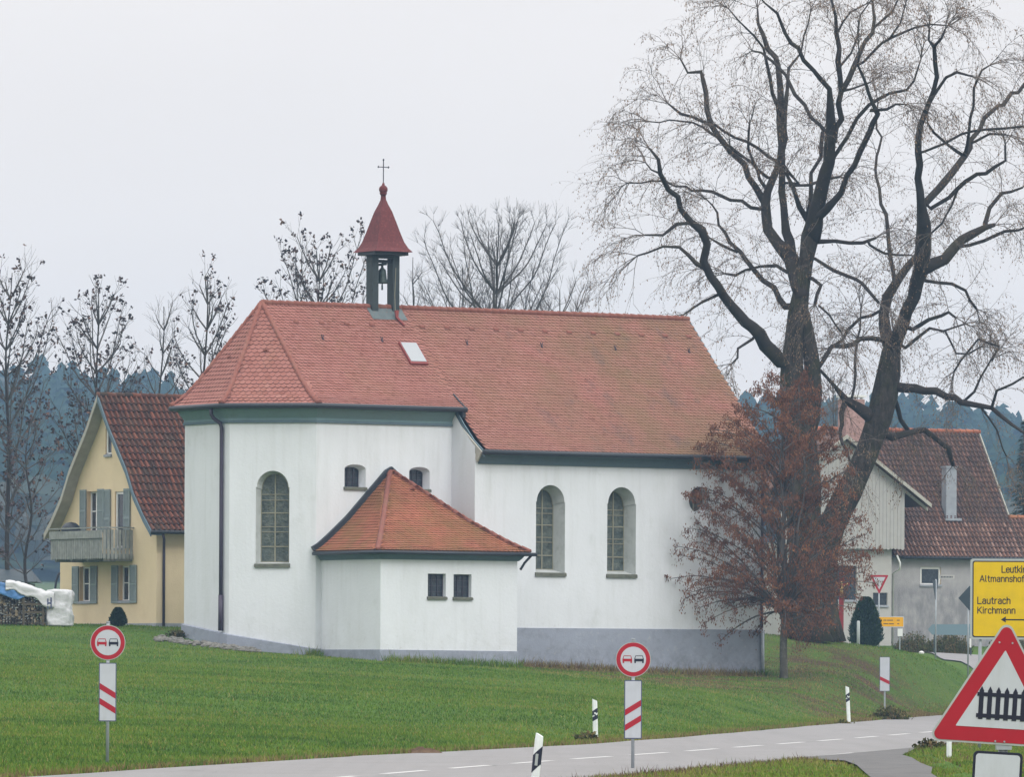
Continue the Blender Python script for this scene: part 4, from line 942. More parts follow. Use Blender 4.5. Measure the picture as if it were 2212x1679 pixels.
for z_ in (-al+.302, -al+.172):
    xs = [-.155]+[v for i in range(6) for v in (-.129+i*.0515-.0141, -.129+i*.0515+.0141)]+[.155]
    for a, c_ in zip(xs[0::2], xs[1::2]): b.prism([(a, z_-.012), (c_, z_-.012), (c_, z_+.012), (a, z_+.012)], f0, f1)
b.build('gate_symbol', m_sblack, hold)
for (bx, bz) in ((-.040, -.155), (.040, -.155), (-.028, -al+.020), (.028, -al+.020)):
    b = MB(); b.prism(circle(bx, bz, .006, 8), -.011, -.0065); b.build('bolt', m_galv, hold)
b = MB(); b.tube([(-.02, .045, -.3), (-.02, .045, ap.z-gzz-.12)], .03, 12); b.build('pole', m_galv, tri, True)
b = MB(); b.box(-.065, .03, .0, .09, ap.z-gzz-al-.03, ap.z-gzz-al+.04); b.build('clamp', m_galv, tri)
tl = P(2103, 1625, 41.9); tr_ = P(2210, 1631, 41.9)
pw = tr_.x-tl.x; sub = part('supplementary_plate', rrect(-pw/2, pw/2, -.30, 0, .03), -.004, 0, m_sblack, tri); sub.location = (tl.x+pw/2-ap.x, 0, tl.z-gzz); sub.rotation_euler = (0, math.radians(3.0), 0)
part('white_field', rrect(-pw/2+.016, pw/2-.016, -.284, -.016, .02), -.0065, -.004, m_swhite, sub)

# lettering as small stroked polylines
GL = {
 'L': (.52, [[(0,1),(0,0),(.5,0)]]), 'K': (.6, [[(0,0),(0,1)],[(.52,1),(0,.38)],[(.16,.55),(.56,0)]]), 'A': (.66, [[(0,0),(.31,1),(.62,0)],[(.12,.33),(.5,.33)]]),
 'e': (.5, [[(.02,.36),(.46,.36),(.45,.55),(.34,.68),(.15,.68),(.02,.55),(.02,.15),(.14,.0),(.34,0),(.45,.12)]]),
 'u': (.5, [[(.03,.7),(.03,.16),(.14,0),(.3,0),(.44,.14)],[(.44,.7),(.44,0)]]), 't': (.34, [[(.12,.95),(.12,.13),(.2,0),(.3,0)],[(0,.7),(.3,.7)]]),
 'k': (.46, [[(.02,0),(.02,1)],[(.42,.7),(.02,.26)],[(.16,.4),(.44,0)]]), 'i': (.16, [[(.05,0),(.05,.7)],[(.05,.9),(.05,1.0)]]), 'r': (.34, [[(.02,0),(.02,.7)],[(.02,.48),(.14,.68),(.3,.7)]]),
 'c': (.46, [[(.42,.58),(.32,.7),(.15,.7),(.03,.56),(.03,.14),(.15,0),(.32,0),(.42,.12)]]), 'h': (.5, [[(.03,0),(.03,1)],[(.03,.5),(.16,.7),(.33,.7),(.44,.56),(.44,0)]]),
 'l': (.24, [[(.05,1),(.05,.1),(.16,0)]]), 'm': (.76, [[(.03,0),(.03,.7)],[(.03,.5),(.14,.7),(.26,.7),(.36,.56),(.36,0)],[(.36,.56),(.48,.7),(.6,.7),(.7,.56),(.7,0)]]),
 'a': (.5, [[(.06,.6),(.16,.7),(.34,.7),(.43,.58),(.43,0)],[(.43,.40),(.16,.40),(.03,.28),(.03,.12),(.14,0),(.3,0),(.43,.12)]]), 'n': (.5, [[(.03,0),(.03,.7)],[(.03,.5),(.16,.7),(.33,.7),(.44,.56),(.44,0)]]),
 's': (.44, [[(.4,.6),(.3,.7),(.12,.7),(.03,.6),(.04,.44),(.36,.28),(.38,.12),(.28,0),(.1,0),(.02,.1)]]), 'o': (.5, [[(.15,0),(.33,0),(.45,.14),(.45,.56),(.33,.7),(.15,.7),(.03,.56),(.03,.14),(.15,0)]]),
 'f': (.32, [[(.12,0),(.12,.86),(.2,1),(.3,1)],[(0,.7),(.28,.7)]]), 'H': (.6, [[(0,0),(0,1)],[(.5,0),(.5,1)],[(0,.5),(.5,.5)]])}
def write(parent, text, x0, z0, h, m, y0=-.0095, y1=-.0065, sw_=.075, tx=1.0):
    b = MB(); x_ = x0
    for ch in text:
        adv, strokes = GL[ch]
        for st_ in strokes:
            for (a, c_) in zip(st_[:-1], st_[1:]):
                A_ = Vector((x_+a[0]*h*tx, z0+a[1]*h)); B_ = Vector((x_+c_[0]*h*tx, z0+c_[1]*h)); v = (B_-A_).normalized(); nn_ = Vector((-v.y, v.x))*sw_*h; A_ = A_-v*sw_*h*.8; B_ = B_+v*sw_*h*.8
                b.prism([tuple(A_+nn_), tuple(A_-nn_), tuple(B_-nn_), tuple(B_+nn_)], y0+random.uniform(-.0006, .0006), y1)
        x_ += (adv+.12)*h*tx
    return b.build('lettering', m, parent)
D1 = 148; o = P(2095.4, 1382, D1); o2 = P(2095.4, 1207.5, D1)
ys_ = empty('direction_sign', (o.x, o.y, gz(o.x, o.y)), 0, 'big yellow direction sign with place names and a left arrow', 'direction sign')
zb = o.z-ys_.location.z; hh = o2.z-o.z; ppx = D1/FPX; ww = 2.35
pb_ = part('sign_panel', rrect(0, ww, 0, hh, .06), -.03, 0, m_sback, ys_); pb_.location.z = zb
part('black_border', rrect(.045, ww-.045, .045, hh-.045, .05), -.0325, -.03, m_sblack, pb_)
part('yellow_field', rrect(.07, ww-.07, .07, hh-.07, .04), -.035, -.0325, m_syel, pb_)
X_ = lambda px: (px-2095.4)*ppx; Z_ = lambda py: (1382-py)*ppx
write(pb_, 'Leutkirch', X_(2163.5), Z_(1237), 14*ppx, m_sblack, -.038, -.035, tx=1.02); write(pb_, 'Altmannshofen', X_(2116), Z_(1257), 13.2*ppx, m_sblack, -.038, -.035, tx=1.12)
write(pb_, 'Lautrach', X_(2111.5), Z_(1304.7), 14*ppx, m_sblack, -.038, -.035, tx=1.12); write(pb_, 'Kirchmann', X_(2111.5), Z_(1325.6), 13.5*ppx, m_sblack, -.038, -.035, tx=1.14)
part('arrow', [(X_(2161.5), Z_(1339)), (X_(2172.5), Z_(1345.5)), (X_(2172), Z_(1340.6)), (ww-.3, Z_(1341.2)), (ww-.3, Z_(1338.4)), (X_(2172), Z_(1337.6)), (X_(2172.5), Z_(1332))], -.038, -.035, m_sblack, pb_)
for x_ in (.22, ww-.25): b = MB(); b.tube([(x_, .05, -.4), (x_, .05, zb+hh-.1)], .038, 8); b.build('post', m_galv, ys_, True)

# give way sign with the small orange arrow board
o = P(1898.5, 1407, 329); gw = empty('give_way_sign', (o.x, o.y, gz(o.x, o.y)), math.radians(6), 'red and white give way triangle on tall pole before the farmhouse', 'road sign')
zt = P(1897, 1243, 329).z-gw.location.z
b = MB(); b.tube([(0, .04, -.3), (0, .04, zt)], .035, 8); b.build('pole', m_galv, gw, True)
pl_ = part('triangle_plate', rpoly([(-.45, 0), (0, -.78-.14), (.45, 0)], .03), -.004, 0, m_sred2, gw); pl_.location.z = zt
part('white_field', [(-.30, -.095), (0, -.70), (.30, -.095)], -.007, -.004, m_swhite, pl_)
o = P(1892, 1356, 328.5); oy = empty('arrow_sign', (o.x, o.y, gz(o.x, o.y)), 0, 'small orange arrow board beside the give way pole', 'direction sign')
zb = o.z-oy.location.z; ww = 61*328.5/FPX; hh = 24*328.5/FPX
pb_ = part('sign_panel', rrect(0, ww, 0, hh, .05), -.02, 0, m_swhite, oy); pb_.location.z = zb
part('orange_field', rrect(.04, ww-.04, .04, hh-.04, .04), -.024, -.02, m_sora, pb_)
part('arrow', [(.08, hh/2), (.17, hh/2+.1), (.17, hh/2+.04), (.25, hh/2+.04), (.25, hh/2-.04), (.17, hh/2-.04), (.17, hh/2-.1)], -.028, -.024, m_sblack, pb_)
b = MB()
for (x0_, x1_, z_) in ((.36, .50, .34), (.53, .82, .34), (1.0, 1.14, .34), (.36, .6, .17), (.63, .86, .17), (1.02, 1.12, .17)): b.box(x0_, x1_, -.027, -.024, z_-.02, z_+.02)
b.build('small_lettering', m_sdark, pb_)
b = MB(); b.tube([(ww-.2, .04, -.3), (ww-.2, .04, zb+.1)], .03, 8); b.build('post', m_galv, oy)
b = MB(); b.box(ww-.31, ww-.07, -.03, -.01, zb-.42, zb-.06); b.build('white_plate', m_wframe, oy)

def edge_sign(x_, yb, d, label, cat, name): 
    o = P(x_, yb, d); return empty(name, (o.x, o.y, gz(o.x, o.y)), 0, label, cat), o
e1, o = edge_sign(2021, 1424, 312, 'give way sign seen almost edge-on before the farmhouse wall', 'road sign', 'turned_give_way_sign')
zt = P(2021, 1252, 312).z-e1.location.z
b = MB(); b.tube([(0, 0, -.3), (0, 0, zt)], .033, 8); b.build('pole', m_galv, e1, True)
b = part('triangle_plate', rpoly([(-.45, 0), (0, -.92), (.45, 0)], .03), -.006, 0, m_sdark, e1); b.location = (-.03, -.05, zt-.05); b.rotation_euler = (0, 0, math.radians(68))
b = MB(); b.box(.15, .85, -.01, .01, zt+.02, zt+.20); o_ = b.build('street_name_plate', m_stuccow, e1)
b = MB()
for i in range(8): b.box(.22+i*.07, .265+i*.07, -.014, -.0102, zt+.07, zt+.14)
b.build('small_lettering', m_sdark, e1)
e2, o = edge_sign(2091, 1433, 300, 'dark back of a diamond shaped sign behind the yellow sign', 'road sign', 'diamond_sign')
zc = P(2094, 1293, 300).z-e2.location.z
b = MB(); b.tube([(0, .0, -.3), (0, .0, zc+.5)], .033, 8); b.build('pole', m_galv, e2, True)
b = part('diamond_plate', rpoly([(-.5, 0), (0, -.55), (.5, 0), (0, .55)], .03), -.05, -.045, m_sdark, e2); b.location = (.06, 0, zc)
b = part('white_plate', [(-.02, -.2), (.06, -.2), (.06, .2), (-.02, .2)], -.05, -.045, m_wframe, e2); b.location = (.08, 0, P(2094, 1390, 300).z-e2.location.z)
e3, o = edge_sign(2060, 1418, 318, 'grey-green back of a left pointing arrow board before the barn wall', 'direction sign', 'arrow_board')
zb = P(2050, 1373, 318).z-e3.location.z
b = part('board', [(-1.2, .26), (-1.0, .50), (.95, .52), (.95, 0), (-1.0, .02)], -.04, 0, m_sback, e3); b.location.z = zb; b.data.materials[0] = mat('arrow_board_back', (.14, .21, .24), .6, .3)
for x_ in (-.9, .8): b = MB(); b.tube([(x_, .04, -.3), (x_, .04, zb+.45)], .03, 6); b.build('post', m_sdark, e3)
# grey bollard post, wayside cross
o = P(1854, 1402, 316); b = MB(); hz = P(1854, 1342, 316).z-gz(o.x, o.y); b.tube([(0, 0, -.2), (0, 0, hz-.03), (0, 0, hz)], [.075, .075, .05], 10)
q = b.build('wooden_post', m_sback, None, True); q.location = (o.x, o.y, gz(o.x, o.y)); tag(q, 'plain grey post standing in front of the dark cone shaped thuja', 'post')
o = P(1817, 1385, 300); wc = empty('wayside_cross', (o.x, o.y, gz(o.x, o.y)), 0, 'red wayside cross with small gilded figure beside the trunks', 'cross')
z0 = wc.location.z; zt = P(1818, 1238, 300).z-z0; zc = P(1818, 1262, 300).z-z0
b = MB(); b.box(-.10, .10, -.08, .08, -.3, zt); b.box(-.36, -.101, -.06, .06, zc-.07, zc+.07); b.box(.101, .36, -.06, .06, zc-.07, zc+.07); b.build('cross_beam', m_redcross, wc)
b = MB(); b.lathe([(.03, zc-.62), (.07, zc-.4), (.09, zc-.2), (.05, zc-.1), (.03, zc-.04), (.055, zc+.02), (.04, zc+.08), (.01, zc+.10)], 0, -.14, 8); b.tube([(-.28, -.1, zc+.02), (-.08, -.13, zc-.13)], [.02, .03], 5); b.tube([(.28, -.1, zc+.02), (.08, -.13, zc-.13)], [.02, .03], 5); b.build('figure', m_gold, wc, True)
for i, (x_, y_, d, r_, lab) in enumerate(((1883.5, 1405, 322, .09, 'small white stone in the grass near the thuja foot'), (1990.5, 1411, 318, .10, 'small white stone at the verge between the two poles'))):
    o = P(x_, y_, d); b = MB(); b.lathe([(.02, -.05), (r_, 0), (r_*1.1, r_*.6), (r_*.6, r_*1.1), (.02, r_*1.3)], 0, 0, 7); b.v = [(a*(1+.3*random.random()), c_*(1+.3*random.random()), e_) for a, c_, e_ in b.v]
    q = b.build('stone', m_wstone); q.location = (o.x, o.y, gz(o.x, o.y)); tag(q, lab, 'stone', 'white stones on the verge')
# rubble at the apse foot
b = MB()
def rock(b, c, r_):
    vs = []; n = 6
    for i, (rr2, zz2) in enumerate(((.6, -.3), (1, .1), (.7, .55), (.15, .7))):
        for k_ in range(n): a = 2*math.pi*k_/n+i*.3; q = r_*rr2*random.uniform(.75, 1.2); vs.append((c[0]+q*math.cos(a), c[1]+q*math.sin(a), c[2]+r_*zz2*random.uniform(.8, 1.2)))
    b.add(vs, [(i*n+k_, i*n+(k_+1) % n, (i+1)*n+(k_+1) % n, (i+1)*n+k_) for i in range(3) for k_ in range(n)]+[tuple(range(3*n, 4*n))], random.random())
for i in range(115):
    px = random.uniform(335, 560); py = interp([(335, 1381), (400, 1380), (440, 1387), (500, 1398), (560, 1406)], px)+random.gauss(1, 4.5)
    d = 250.2-(px-335)*.009-random.uniform(.4, 2.2); w = P(px, py, d); rock(b, (w.x, w.y, gz(w.x, w.y)+.02), random.choice((.05, .07, .10, .15, .20)))
tag(b.build('rubble', m_stone), 'scatter of grey stones and rubble at the foot of the apse', 'rubble', None, 'stuff')
o = P(912, 1619, 137); b = MB()
vs_ = [(r_*math.cos(a/3)*random.uniform(.8, 1.2), r_*math.sin(a/3)*random.uniform(.8, 1.2), z_*random.uniform(.8, 1.25)) for r_, z_ in ((.62, -.05), (.5, .04), (.36, .12), (.2, .19), (.07, .22)) for a in range(19)]
b.add(vs_, [(i*19+k_, i*19+(k_+1) % 19, (i+1)*19+(k_+1) % 19, (i+1)*19+k_) for i in range(4) for k_ in range(19)]+[tuple(range(76, 95))])
q = b.build('molehill', m_soil); q.location = (o.x, o.y, gz(o.x, o.y)); tag(q, 'low brown molehill in the grass by the road edge', 'molehill')

# ================================================================= wood pile and sheets
o = P(40, 1349, 255); wp = empty('wood_pile', (o.x, o.y, gz(o.x, o.y)), 0, 'long stack of split firewood at the left edge of the meadow', 'wood pile')
lg = MB(); x0_ = P(-90, 1349, 255).x-o.x; x1_ = P(103, 1349, 255).x-o.x
def ztop(x_): return interp([(-3, 1.62), (-.7, 1.50), (.3, 1.30), (1.1, 1.15)], x_)
x_ = x0_
while x_ < x1_:
    z_ = .02
    while z_ < ztop(x_)-.02:
        r_ = random.uniform(.045, .075); n = random.choice((3, 4, 5)); a0 = random.random()*6; yo = random.uniform(-.07, .05)
        poly = [(x_+random.uniform(-.02, .02)+r_*math.cos(a0+2*math.pi*k_/n)*random.uniform(.8, 1.25), z_+r_+r_*math.sin(a0+2*math.pi*k_/n)) for k_ in range(n)]
        lg.prism(poly, -.35+yo, .3, random.choice((random.uniform(0, .4), random.uniform(.2, 1)))); z_ += r_*1.7
    x_ += .115
lg.build('split_log', m_log, wp)
tag(bpy.data.objects[lg and 'split_log'], None, None, None, 'stuff')
pl2 = MB()
for x_ in (.22, .95): pl2.box(x_-.04, x_+.04, -.48, -.42, 0, 1.25)
for z_ in (.45, .75): pl2.box(.22, .99, -.5, -.481, z_, z_+.08)
pl2.build('support_stake', m_log, wp)
def sheet(name, fn, nu, nv_, m, label, cat, loc, th=.03):
    vs = [fn(i/nu, j/nv_) for j in range(nv_+1) for i in range(nu+1)]
    b = MB(); b.add(vs, [(j*(nu+1)+i, j*(nu+1)+i+1, (j+1)*(nu+1)+i+1, (j+1)*(nu+1)+i) for j in range(nv_) for i in range(nu)])
    q = b.build(name, m, None, True); q.location = loc
    sm = q.modifiers.new('thick', 'SOLIDIFY'); sm.thickness = th
    return tag(q, label, cat)
from mathutils import noise as mn
def wn(x_, y_, z_, s_): return mn.noise(Vector((x_*s_, y_*s_, z_*s_)))
L0 = wp.location
def f_blue(u, v):
    x_ = x0_+(.42-x0_)*u; drop = interp([(0, .35), (.6, .42), (.85, .5), (1, .22)], u)
    if v < .5: y_ = .5-.95*(v/.5); z_ = ztop(x_)+.05
    else: y_ = -.47-.05*(v-.5); z_ = ztop(x_)+.05-drop*(v-.5)*2
    return (x_, y_+.05*wn(x_, v*3, 1, 3), z_+.05*wn(x_, y_, 2, 2.5)+.03)
sheet('blue_tarpaulin', f_blue, 60, 16, m_btarp, 'blue plastic sheet draped over the left part of the wood pile', 'tarpaulin', L0)
def f_white(u, v):
    x_ = -.45+1.8*u; t_ = ztop(x_)+.12+.10*math.exp(-((x_-.1)/.7)**2)-.06*max(0, x_)
    lim = .22 if x_ < 1.02 else .5
    if v < .6: y_ = .55-1.07*(v/.6); z_ = t_
    else: y_ = -.53; z_ = t_-(v-.6)/.4*(.34+.18*max(0, x_-.2)+.06*math.sin(x_*7))
    return (x_, y_+.05*wn(x_, v*4, 5, 3), z_+.07*wn(x_, y_, 7, 2.5)+.035*wn(x_, y_, 3, 7))
sheet('white_cover_sheet', f_white, 50, 16, m_wtarp, 'white plastic sheet lying along the top of the wood pile', 'tarpaulin', L0)
def f_bag(u, v):
    a = 2*math.pi*u; zz = v*1.42; w = .53+.012*math.sin(v*9)-.10*max(0, v-.85)/.15; dd = .42
    ca, sa = math.cos(a), math.sin(a); sq = lambda c_: math.copysign(abs(c_)**.5, c_)
    k_ = 1+.12*wn(ca*2, sa*2, v*2.2, 1.3)-.07*abs(math.sin(v*7+ca*1.5))+.06*wn(ca*2, sa*2, v*3, 4)
    if v > .93: k_ *= max(.02, (1-v)/.07)
    return (1.52+w*sq(ca)*k_, -.08+dd*sq(sa)*k_, min(zz, 1.34+.06*wn(ca, sa, 3, 2)))
bag = sheet('white_wrapped_bale', f_bag, 48, 30, m_wtarp, 'bulky white plastic wrapped stack end closing the wood pile', 'wrapped stack', L0)
b = MB(); zq = .0
b.prism([(1.10, .62), (1.15, .62), (1.15, .80), (1.22, .80), (1.22, .64), (1.27, .64), (1.27, 1.04), (1.22, 1.04), (1.22, .87), (1.15, .87), (1.15, 1.0), (1.10, 1.0)], -.585, -.55); 
q = b.build('printed_mark', m_sblue, bag)
# curved dark bar beside the house
b = MB(); pts = [P(x_, y_, 266) for x_, y_ in ((128.5, 1238), (125, 1245), (121.5, 1256), (119.5, 1270), (119, 1300), (119, 1350))]
b.tube(pts, .05, 6); q0 = pts[-1]; tag(b.build('curved_pipe', m_gutter, None, True, org=tuple(q0)), 'thin dark curved pipe at the left corner of the yellow house', 'pipe')

# ================================================================= trees
def polyline_resample(pts, rs, step):
    out_p, out_r = [pts[0]], [rs[0]]
    for i in range(len(pts)-1):
        n = max(1, int((pts[i+1]-pts[i]).length/step))
        for k_ in range(1, n+1): out_p.append(pts[i].lerp(pts[i+1], k_/n)); out_r.append(rs[i]+(rs[i+1]-rs[i])*k_/n)
    return out_p, out_r
def smooth_pl(p, it=1):
    for _ in range(it): p = [p[0]]+[(p[i-1]+p[i]*2+p[i+1])/4 for i in range(1, len(p)-1)]+[p[-1]]
    return p
def rnd_perp(d):
    v = Vector((random.gauss(0, 1), random.gauss(0, 1), random.gauss(0, 1))); v = v-d*v.dot(d); return v.normalized()
def leaf_quad(mb, c, s_, tone, hang=False):
    a = Vector((random.gauss(0, 1), random.gauss(0, 1), random.gauss(0, .6))).normalized(); b_ = rnd_perp(a)
    if hang: b_ = Vector((a.x*.3, a.y*.3, -1)).normalized(); a = Vector((a.x, a.y, 0)).normalized()*.6
    mb.add([c-a*s_*.5, c+b_*s_*.9-a*s_*.1, c+a*s_*.5+b_*s_*.3, c-b_*s_*.4], [(0, 1, 2, 3)], tone)
TS = .4581
def T2D(p): return (1199.2+p[0]*TS, p[1]*TS)
def grow_twig(mb, lf, p, d, L_, r_, droop, depth, leaf_p, leaf_s, hang=True, nseg=4, spread=.75):
    """a thin branch that bends; spawns finer ones and leaves"""
    pts = [p.copy()]; dd = d.copy()
    for i in range(nseg):
        dd = (dd+rnd_perp(dd)*.22+Vector((0, 0, -droop*(.4+i*.35)))).normalized(); pts.append(pts[-1]+dd*L_/nseg)
    mb.tube(pts, [r_*(1-.75*i/nseg) for i in range(nseg+1)], 3, random.random(), cap=False)
    if depth > 0:
        for i in range(1, nseg+1):
            for _ in range(random.choice((1, 2))):
                q = (pts[i]-pts[i-1]).normalized(); grow_twig(mb, lf, pts[i], (q+rnd_perp(q)*spread).normalized(), L_*random.uniform(.4, .7), max(.0045, r_*.5), droop*1.25, depth-1, leaf_p, leaf_s, hang, 3, spread)
    if lf is not None and depth == 0:
        for q in pts[1:]:
            if random.random() < leaf_p: leaf_quad(lf, q+Vector((random.gauss(0, .04), random.gauss(0, .04), -.04)), leaf_s*random.uniform(.7, 1.4), random.random(), hang)
def traced_tree(name, label, base, d0, trunks, limbs, group=None, cat='tree', depth_seed=1, twig_len=1.45, trunk_r_clip=40):
    rs_ = random.Random(depth_seed)
    root = empty(name, base, 0, label, cat, group); nodes = []        # nodes: (x, y, depth)
    tm, lm, tw, lf = MB(), MB(), MB(), MB(); sc = TS*d0/FPX
    allL = [(l_, True) for l_ in trunks]+[(l_, False) for l_ in limbs]
    built = []
    for l_, is_trunk in allL:
        x_, y_ = l_[0][:2]
        if nodes:
            nb_ = min(nodes, key=lambda n_: (n_[0]-x_)**2+(n_[1]-y_)**2); dep = nb_[2]
            dist_ = math.hypot(nb_[0]-x_, nb_[1]-y_)
            if 3 < dist_ < 150: l_ = [(nb_[0], nb_[1], l_[0][2])]+list(l_)
        else: dep = d0
        ln = sum(math.dist(l_[i][:2], l_[i+1][:2]) for i in range(len(l_)-1)); slope = (rs_.uniform(-.75, .75) if not is_trunk else rs_.uniform(-.05, .05))
        if not is_trunk and abs(slope) < .2: slope = math.copysign(.3, slope)
        pts, rads, acc_ = [], [], 0
        for i, q in enumerate(l_):
            if i: acc_ += math.dist(l_[i-1][:2], q[:2])
            D_ = dep+slope*acc_*sc+rs_.uniform(-.15, .15)*(i > 0)*(not is_trunk)
            w = P(*T2D(q), D_); pts.append(w); rads.append(q[2]*sc)
        P2, R2 = polyline_resample(pts, rads, .45 if not is_trunk else .7)
        if is_trunk: P2 = smooth_pl(P2, 1)
        if not is_trunk: P2 = [P2[0]]+[p+Vector((random.gauss(0, .055), random.gauss(0, .055), random.gauss(0, .055)))*(.6+.4*(R2[i_+1] < .15)) for i_, p in enumerate(P2[1:])]
        (tm if is_trunk else lm).tube([p-Vector(base) for p in P2], [r*(1+.06*random.random()) for r in R2], 18 if is_trunk else 7, random.random(), True, .13 if is_trunk else .10)
        acc2 = 0
        for i in range(len(l_)-1):
            dd_ = math.dist(l_[i][:2], l_[i+1][:2]); ns_ = max(1, int(dd_/12))
            for k_ in range(ns_+1):
                f = k_/ns_; nodes.append((l_[i][0]+(l_[i+1][0]-l_[i][0])*f, l_[i][1]+(l_[i+1][1]-l_[i][1])*f, dep+slope*(acc2+dd_*f)*sc))
            acc2 += dd_
        built.append((P2, R2, is_trunk))
    for P2, R2, is_trunk in built:
        n = len(P2)
        for i in range(1, n):
            if R2[i] > .24 and random.random() < .8: continue
            d = (P2[i]-P2[i-1]).normalized(); frac = i/n
            k_ = int(random.random() < (.55 if R2[i] > .10 else .88))
            for _ in range(k_):
                up = Vector((0, 0, .35)); v = (rnd_perp(d)+d*.5+up).normalized()
                Ln_ = twig_len*random.uniform(.55, 1.5)*(1 if R2[i] > .1 else 1.15)
                grow_twig(tw, lf, P2[i]-Vector(base), v, Ln_, .017, .22, 2 if random.random() < .45 else 1, .8, .06)
        e_ = P2[-1]-Vector(base); d = (P2[-1]-P2[-2]).normalized()
        for _ in range(4): grow_twig(tw, lf, e_, (d+rnd_perp(d)*.5+Vector((0, 0, .2))).normalized(), twig_len*random.uniform(.8, 1.4), .024, .24, 2, .8, .062)
    tm.build('trunk', m_bark, root, True); lm.build('limb', m_limb, root, True); tw.build('twigs', m_twig, root); lf.build('dry_leaves', m_bract, root)
    return root
A_tr = [[(1190,3030,125),(1182,2930,92),(1178,2800,78),(1178,2600,74),(1168,2300,78),(1150,2050,84),(1118,1850,60),(1112,1720,52),(1128,1600,44),(1143,1480,44),(1160,1360,38),(1186,1230,34),(1200,1100,40),(1212,1040,28)],
        [(1190,2080,44),(1218,1860,40),(1216,1700,36),(1192,1570,30),(1172,1460,22),(1160,1400,8)]]
A_lb = [
 [(1165,1400,35),(1120,1220,36),(1040,1140,26),(1005,1080,24),(990,960,22),(1020,850,16),(1055,760,15),(1060,560,19),(1065,420,16),(1050,320,14),(1010,230,12),(985,160,10),(960,100,7),(940,20,4)],
 [(1060,560,13),(1030,440,9),(1005,330,8),(975,240,6),(930,170,5),(870,100,4),(820,30,3)],
 [(1110,1190,28),(1085,1040,18),(1070,900,16),(1068,760,14),(1075,600,14),(1075,500,12),(1095,420,9),(1110,320,8),(1150,240,5),(1190,120,4),(1195,60,3)],
 [(985,950,18),(940,880,16),(890,780,15),(830,720,14),(770,650,14),(735,590,14),(725,500,12),(705,400,11),(685,340,9),(620,340,5),(590,290,4)],
 [(735,590,9),(650,560,7),(600,525,7),(530,490,4)], [(770,650,7),(690,600,6),(640,575,5),(540,565,4),(440,575,3)],
 [(1150,860,7),(1070,780,8),(960,700,7),(850,640,6),(740,590,6)], [(1000,830,8),(930,770,7),(880,740,7),(830,700,8)], [(990,890,9),(950,790,6),(915,700,6),(910,620,6),(925,580,4)],
 [(985,985,9),(880,955,8),(780,920,8),(650,890,6),(520,860,5),(410,858,4),(335,855,4)],
 [(1060,1700,34),(960,1580,28),(860,1480,24),(790,1390,22),(730,1300,20),(705,1230,20),(715,1150,18),(690,1080,22),(640,1040,16),(590,980,13),(540,890,12),(500,820,11),(480,750,8),(450,700,5)],
 [(705,1265,13),(620,1210,9),(580,1155,7),(510,1165,5),(390,1205,4)], [(640,1045,8),(570,1060,8),(510,1100,6),(430,1110,4)], [(500,820,6),(450,800,4),(415,770,3)],
 [(1090,1440,16),(1030,1360,12),(940,1270,11),(860,1190,10),(810,1140,9),(780,1050,6),(740,970,4),(715,930,3)], [(860,1190,6),(790,1160,7),(740,1135,4)],
 [(1100,1280,9),(1040,1250,8),(970,1245,6),(900,1280,6),(850,1305,7),(800,1300,5)], [(770,1380,8),(700,1420,6),(640,1460,5),(612,1480,4)],
 [(1205,1120,44),(1230,1000,34),(1260,880,30),(1290,760,27),(1300,660,26),(1300,500,20),(1285,420,12),(1220,330,10),(1150,230,10),(1080,150,9),(1040,70,7),(985,10,4),(960,-40,3)],
 [(1275,620,9),(1210,540,9),(1130,450,9),(1080,350,8),(1040,290,7),(960,260,5),(935,235,4)],
 [(1320,660,15),(1340,560,14),(1350,430,13),(1335,300,13),(1330,150,10),(1310,60,7),(1300,-40,5)],
 [(1350,430,13),(1400,320,13),(1440,240,11),(1490,150,10),(1510,90,8),(1500,0,5),(1505,-40,3)],
 [(1345,320,6),(1390,250,5),(1430,180,5),(1440,70,4),(1480,0,3)], [(1400,320,6),(1500,230,6),(1600,170,6),(1700,130,5),(1850,110,3)],
 [(1325,150,5),(1390,60,4),(1460,10,3)], [(1510,130,6),(1580,60,5),(1600,0,4)], [(1580,190,5),(1630,100,4),(1660,0,3)],
 [(1250,1020,22),(1340,910,15),(1380,840,13),(1440,720,14),(1480,620,14),(1520,540,13),(1490,490,10),(1440,300,5),(1430,200,3)],
 [(1310,740,9),(1370,640,9),(1430,560,9),(1480,500,9),(1580,430,7),(1660,410,7),(1700,360,5),(1730,270,3)], [(1492,520,7),(1550,515,7),(1650,485,4)],
 [(1190,1040,16),(1150,980,14),(1120,890,9),(1090,810,7)], [(1110,880,6),(1200,860,7),(1280,845,7),(1335,840,6)],
 [(1190,1030,14),(1200,900,10),(1220,820,9),(1250,740,9),(1265,680,10),(1275,630,10)],
 [(1240,1140,12),(1330,1145,9),(1450,1140,8),(1520,1120,6)], [(1480,1150,6),(1560,1200,6),(1680,1210,4)], [(1230,1230,8),(1330,1280,9),(1420,1310,8),(1480,1370,8),(1530,1420,7)],
 [(1215,1310,9),(1245,1340,9),(1240,1440,8)], [(1242,1440,5),(1290,1480,5),(1350,1560,4)],
 [(1240,1740,10),(1300,1650,10),(1360,1640,12),(1440,1600,10)], [(1350,430,7),(1400,420,5),(1480,380,4)], [(920,1600,7),(860,1650,6),(830,1720,4)],
]
B_tr = [[(1272,3035,110),(1258,2920,78),(1255,2800,64),(1262,2650,60),(1300,2480,60),(1380,2320,58),(1430,2230,54),(1500,2080,52),(1555,1880,58),(1580,1750,56),(1588,1650,46),(1592,1590,28),(1594,1560,8)]]
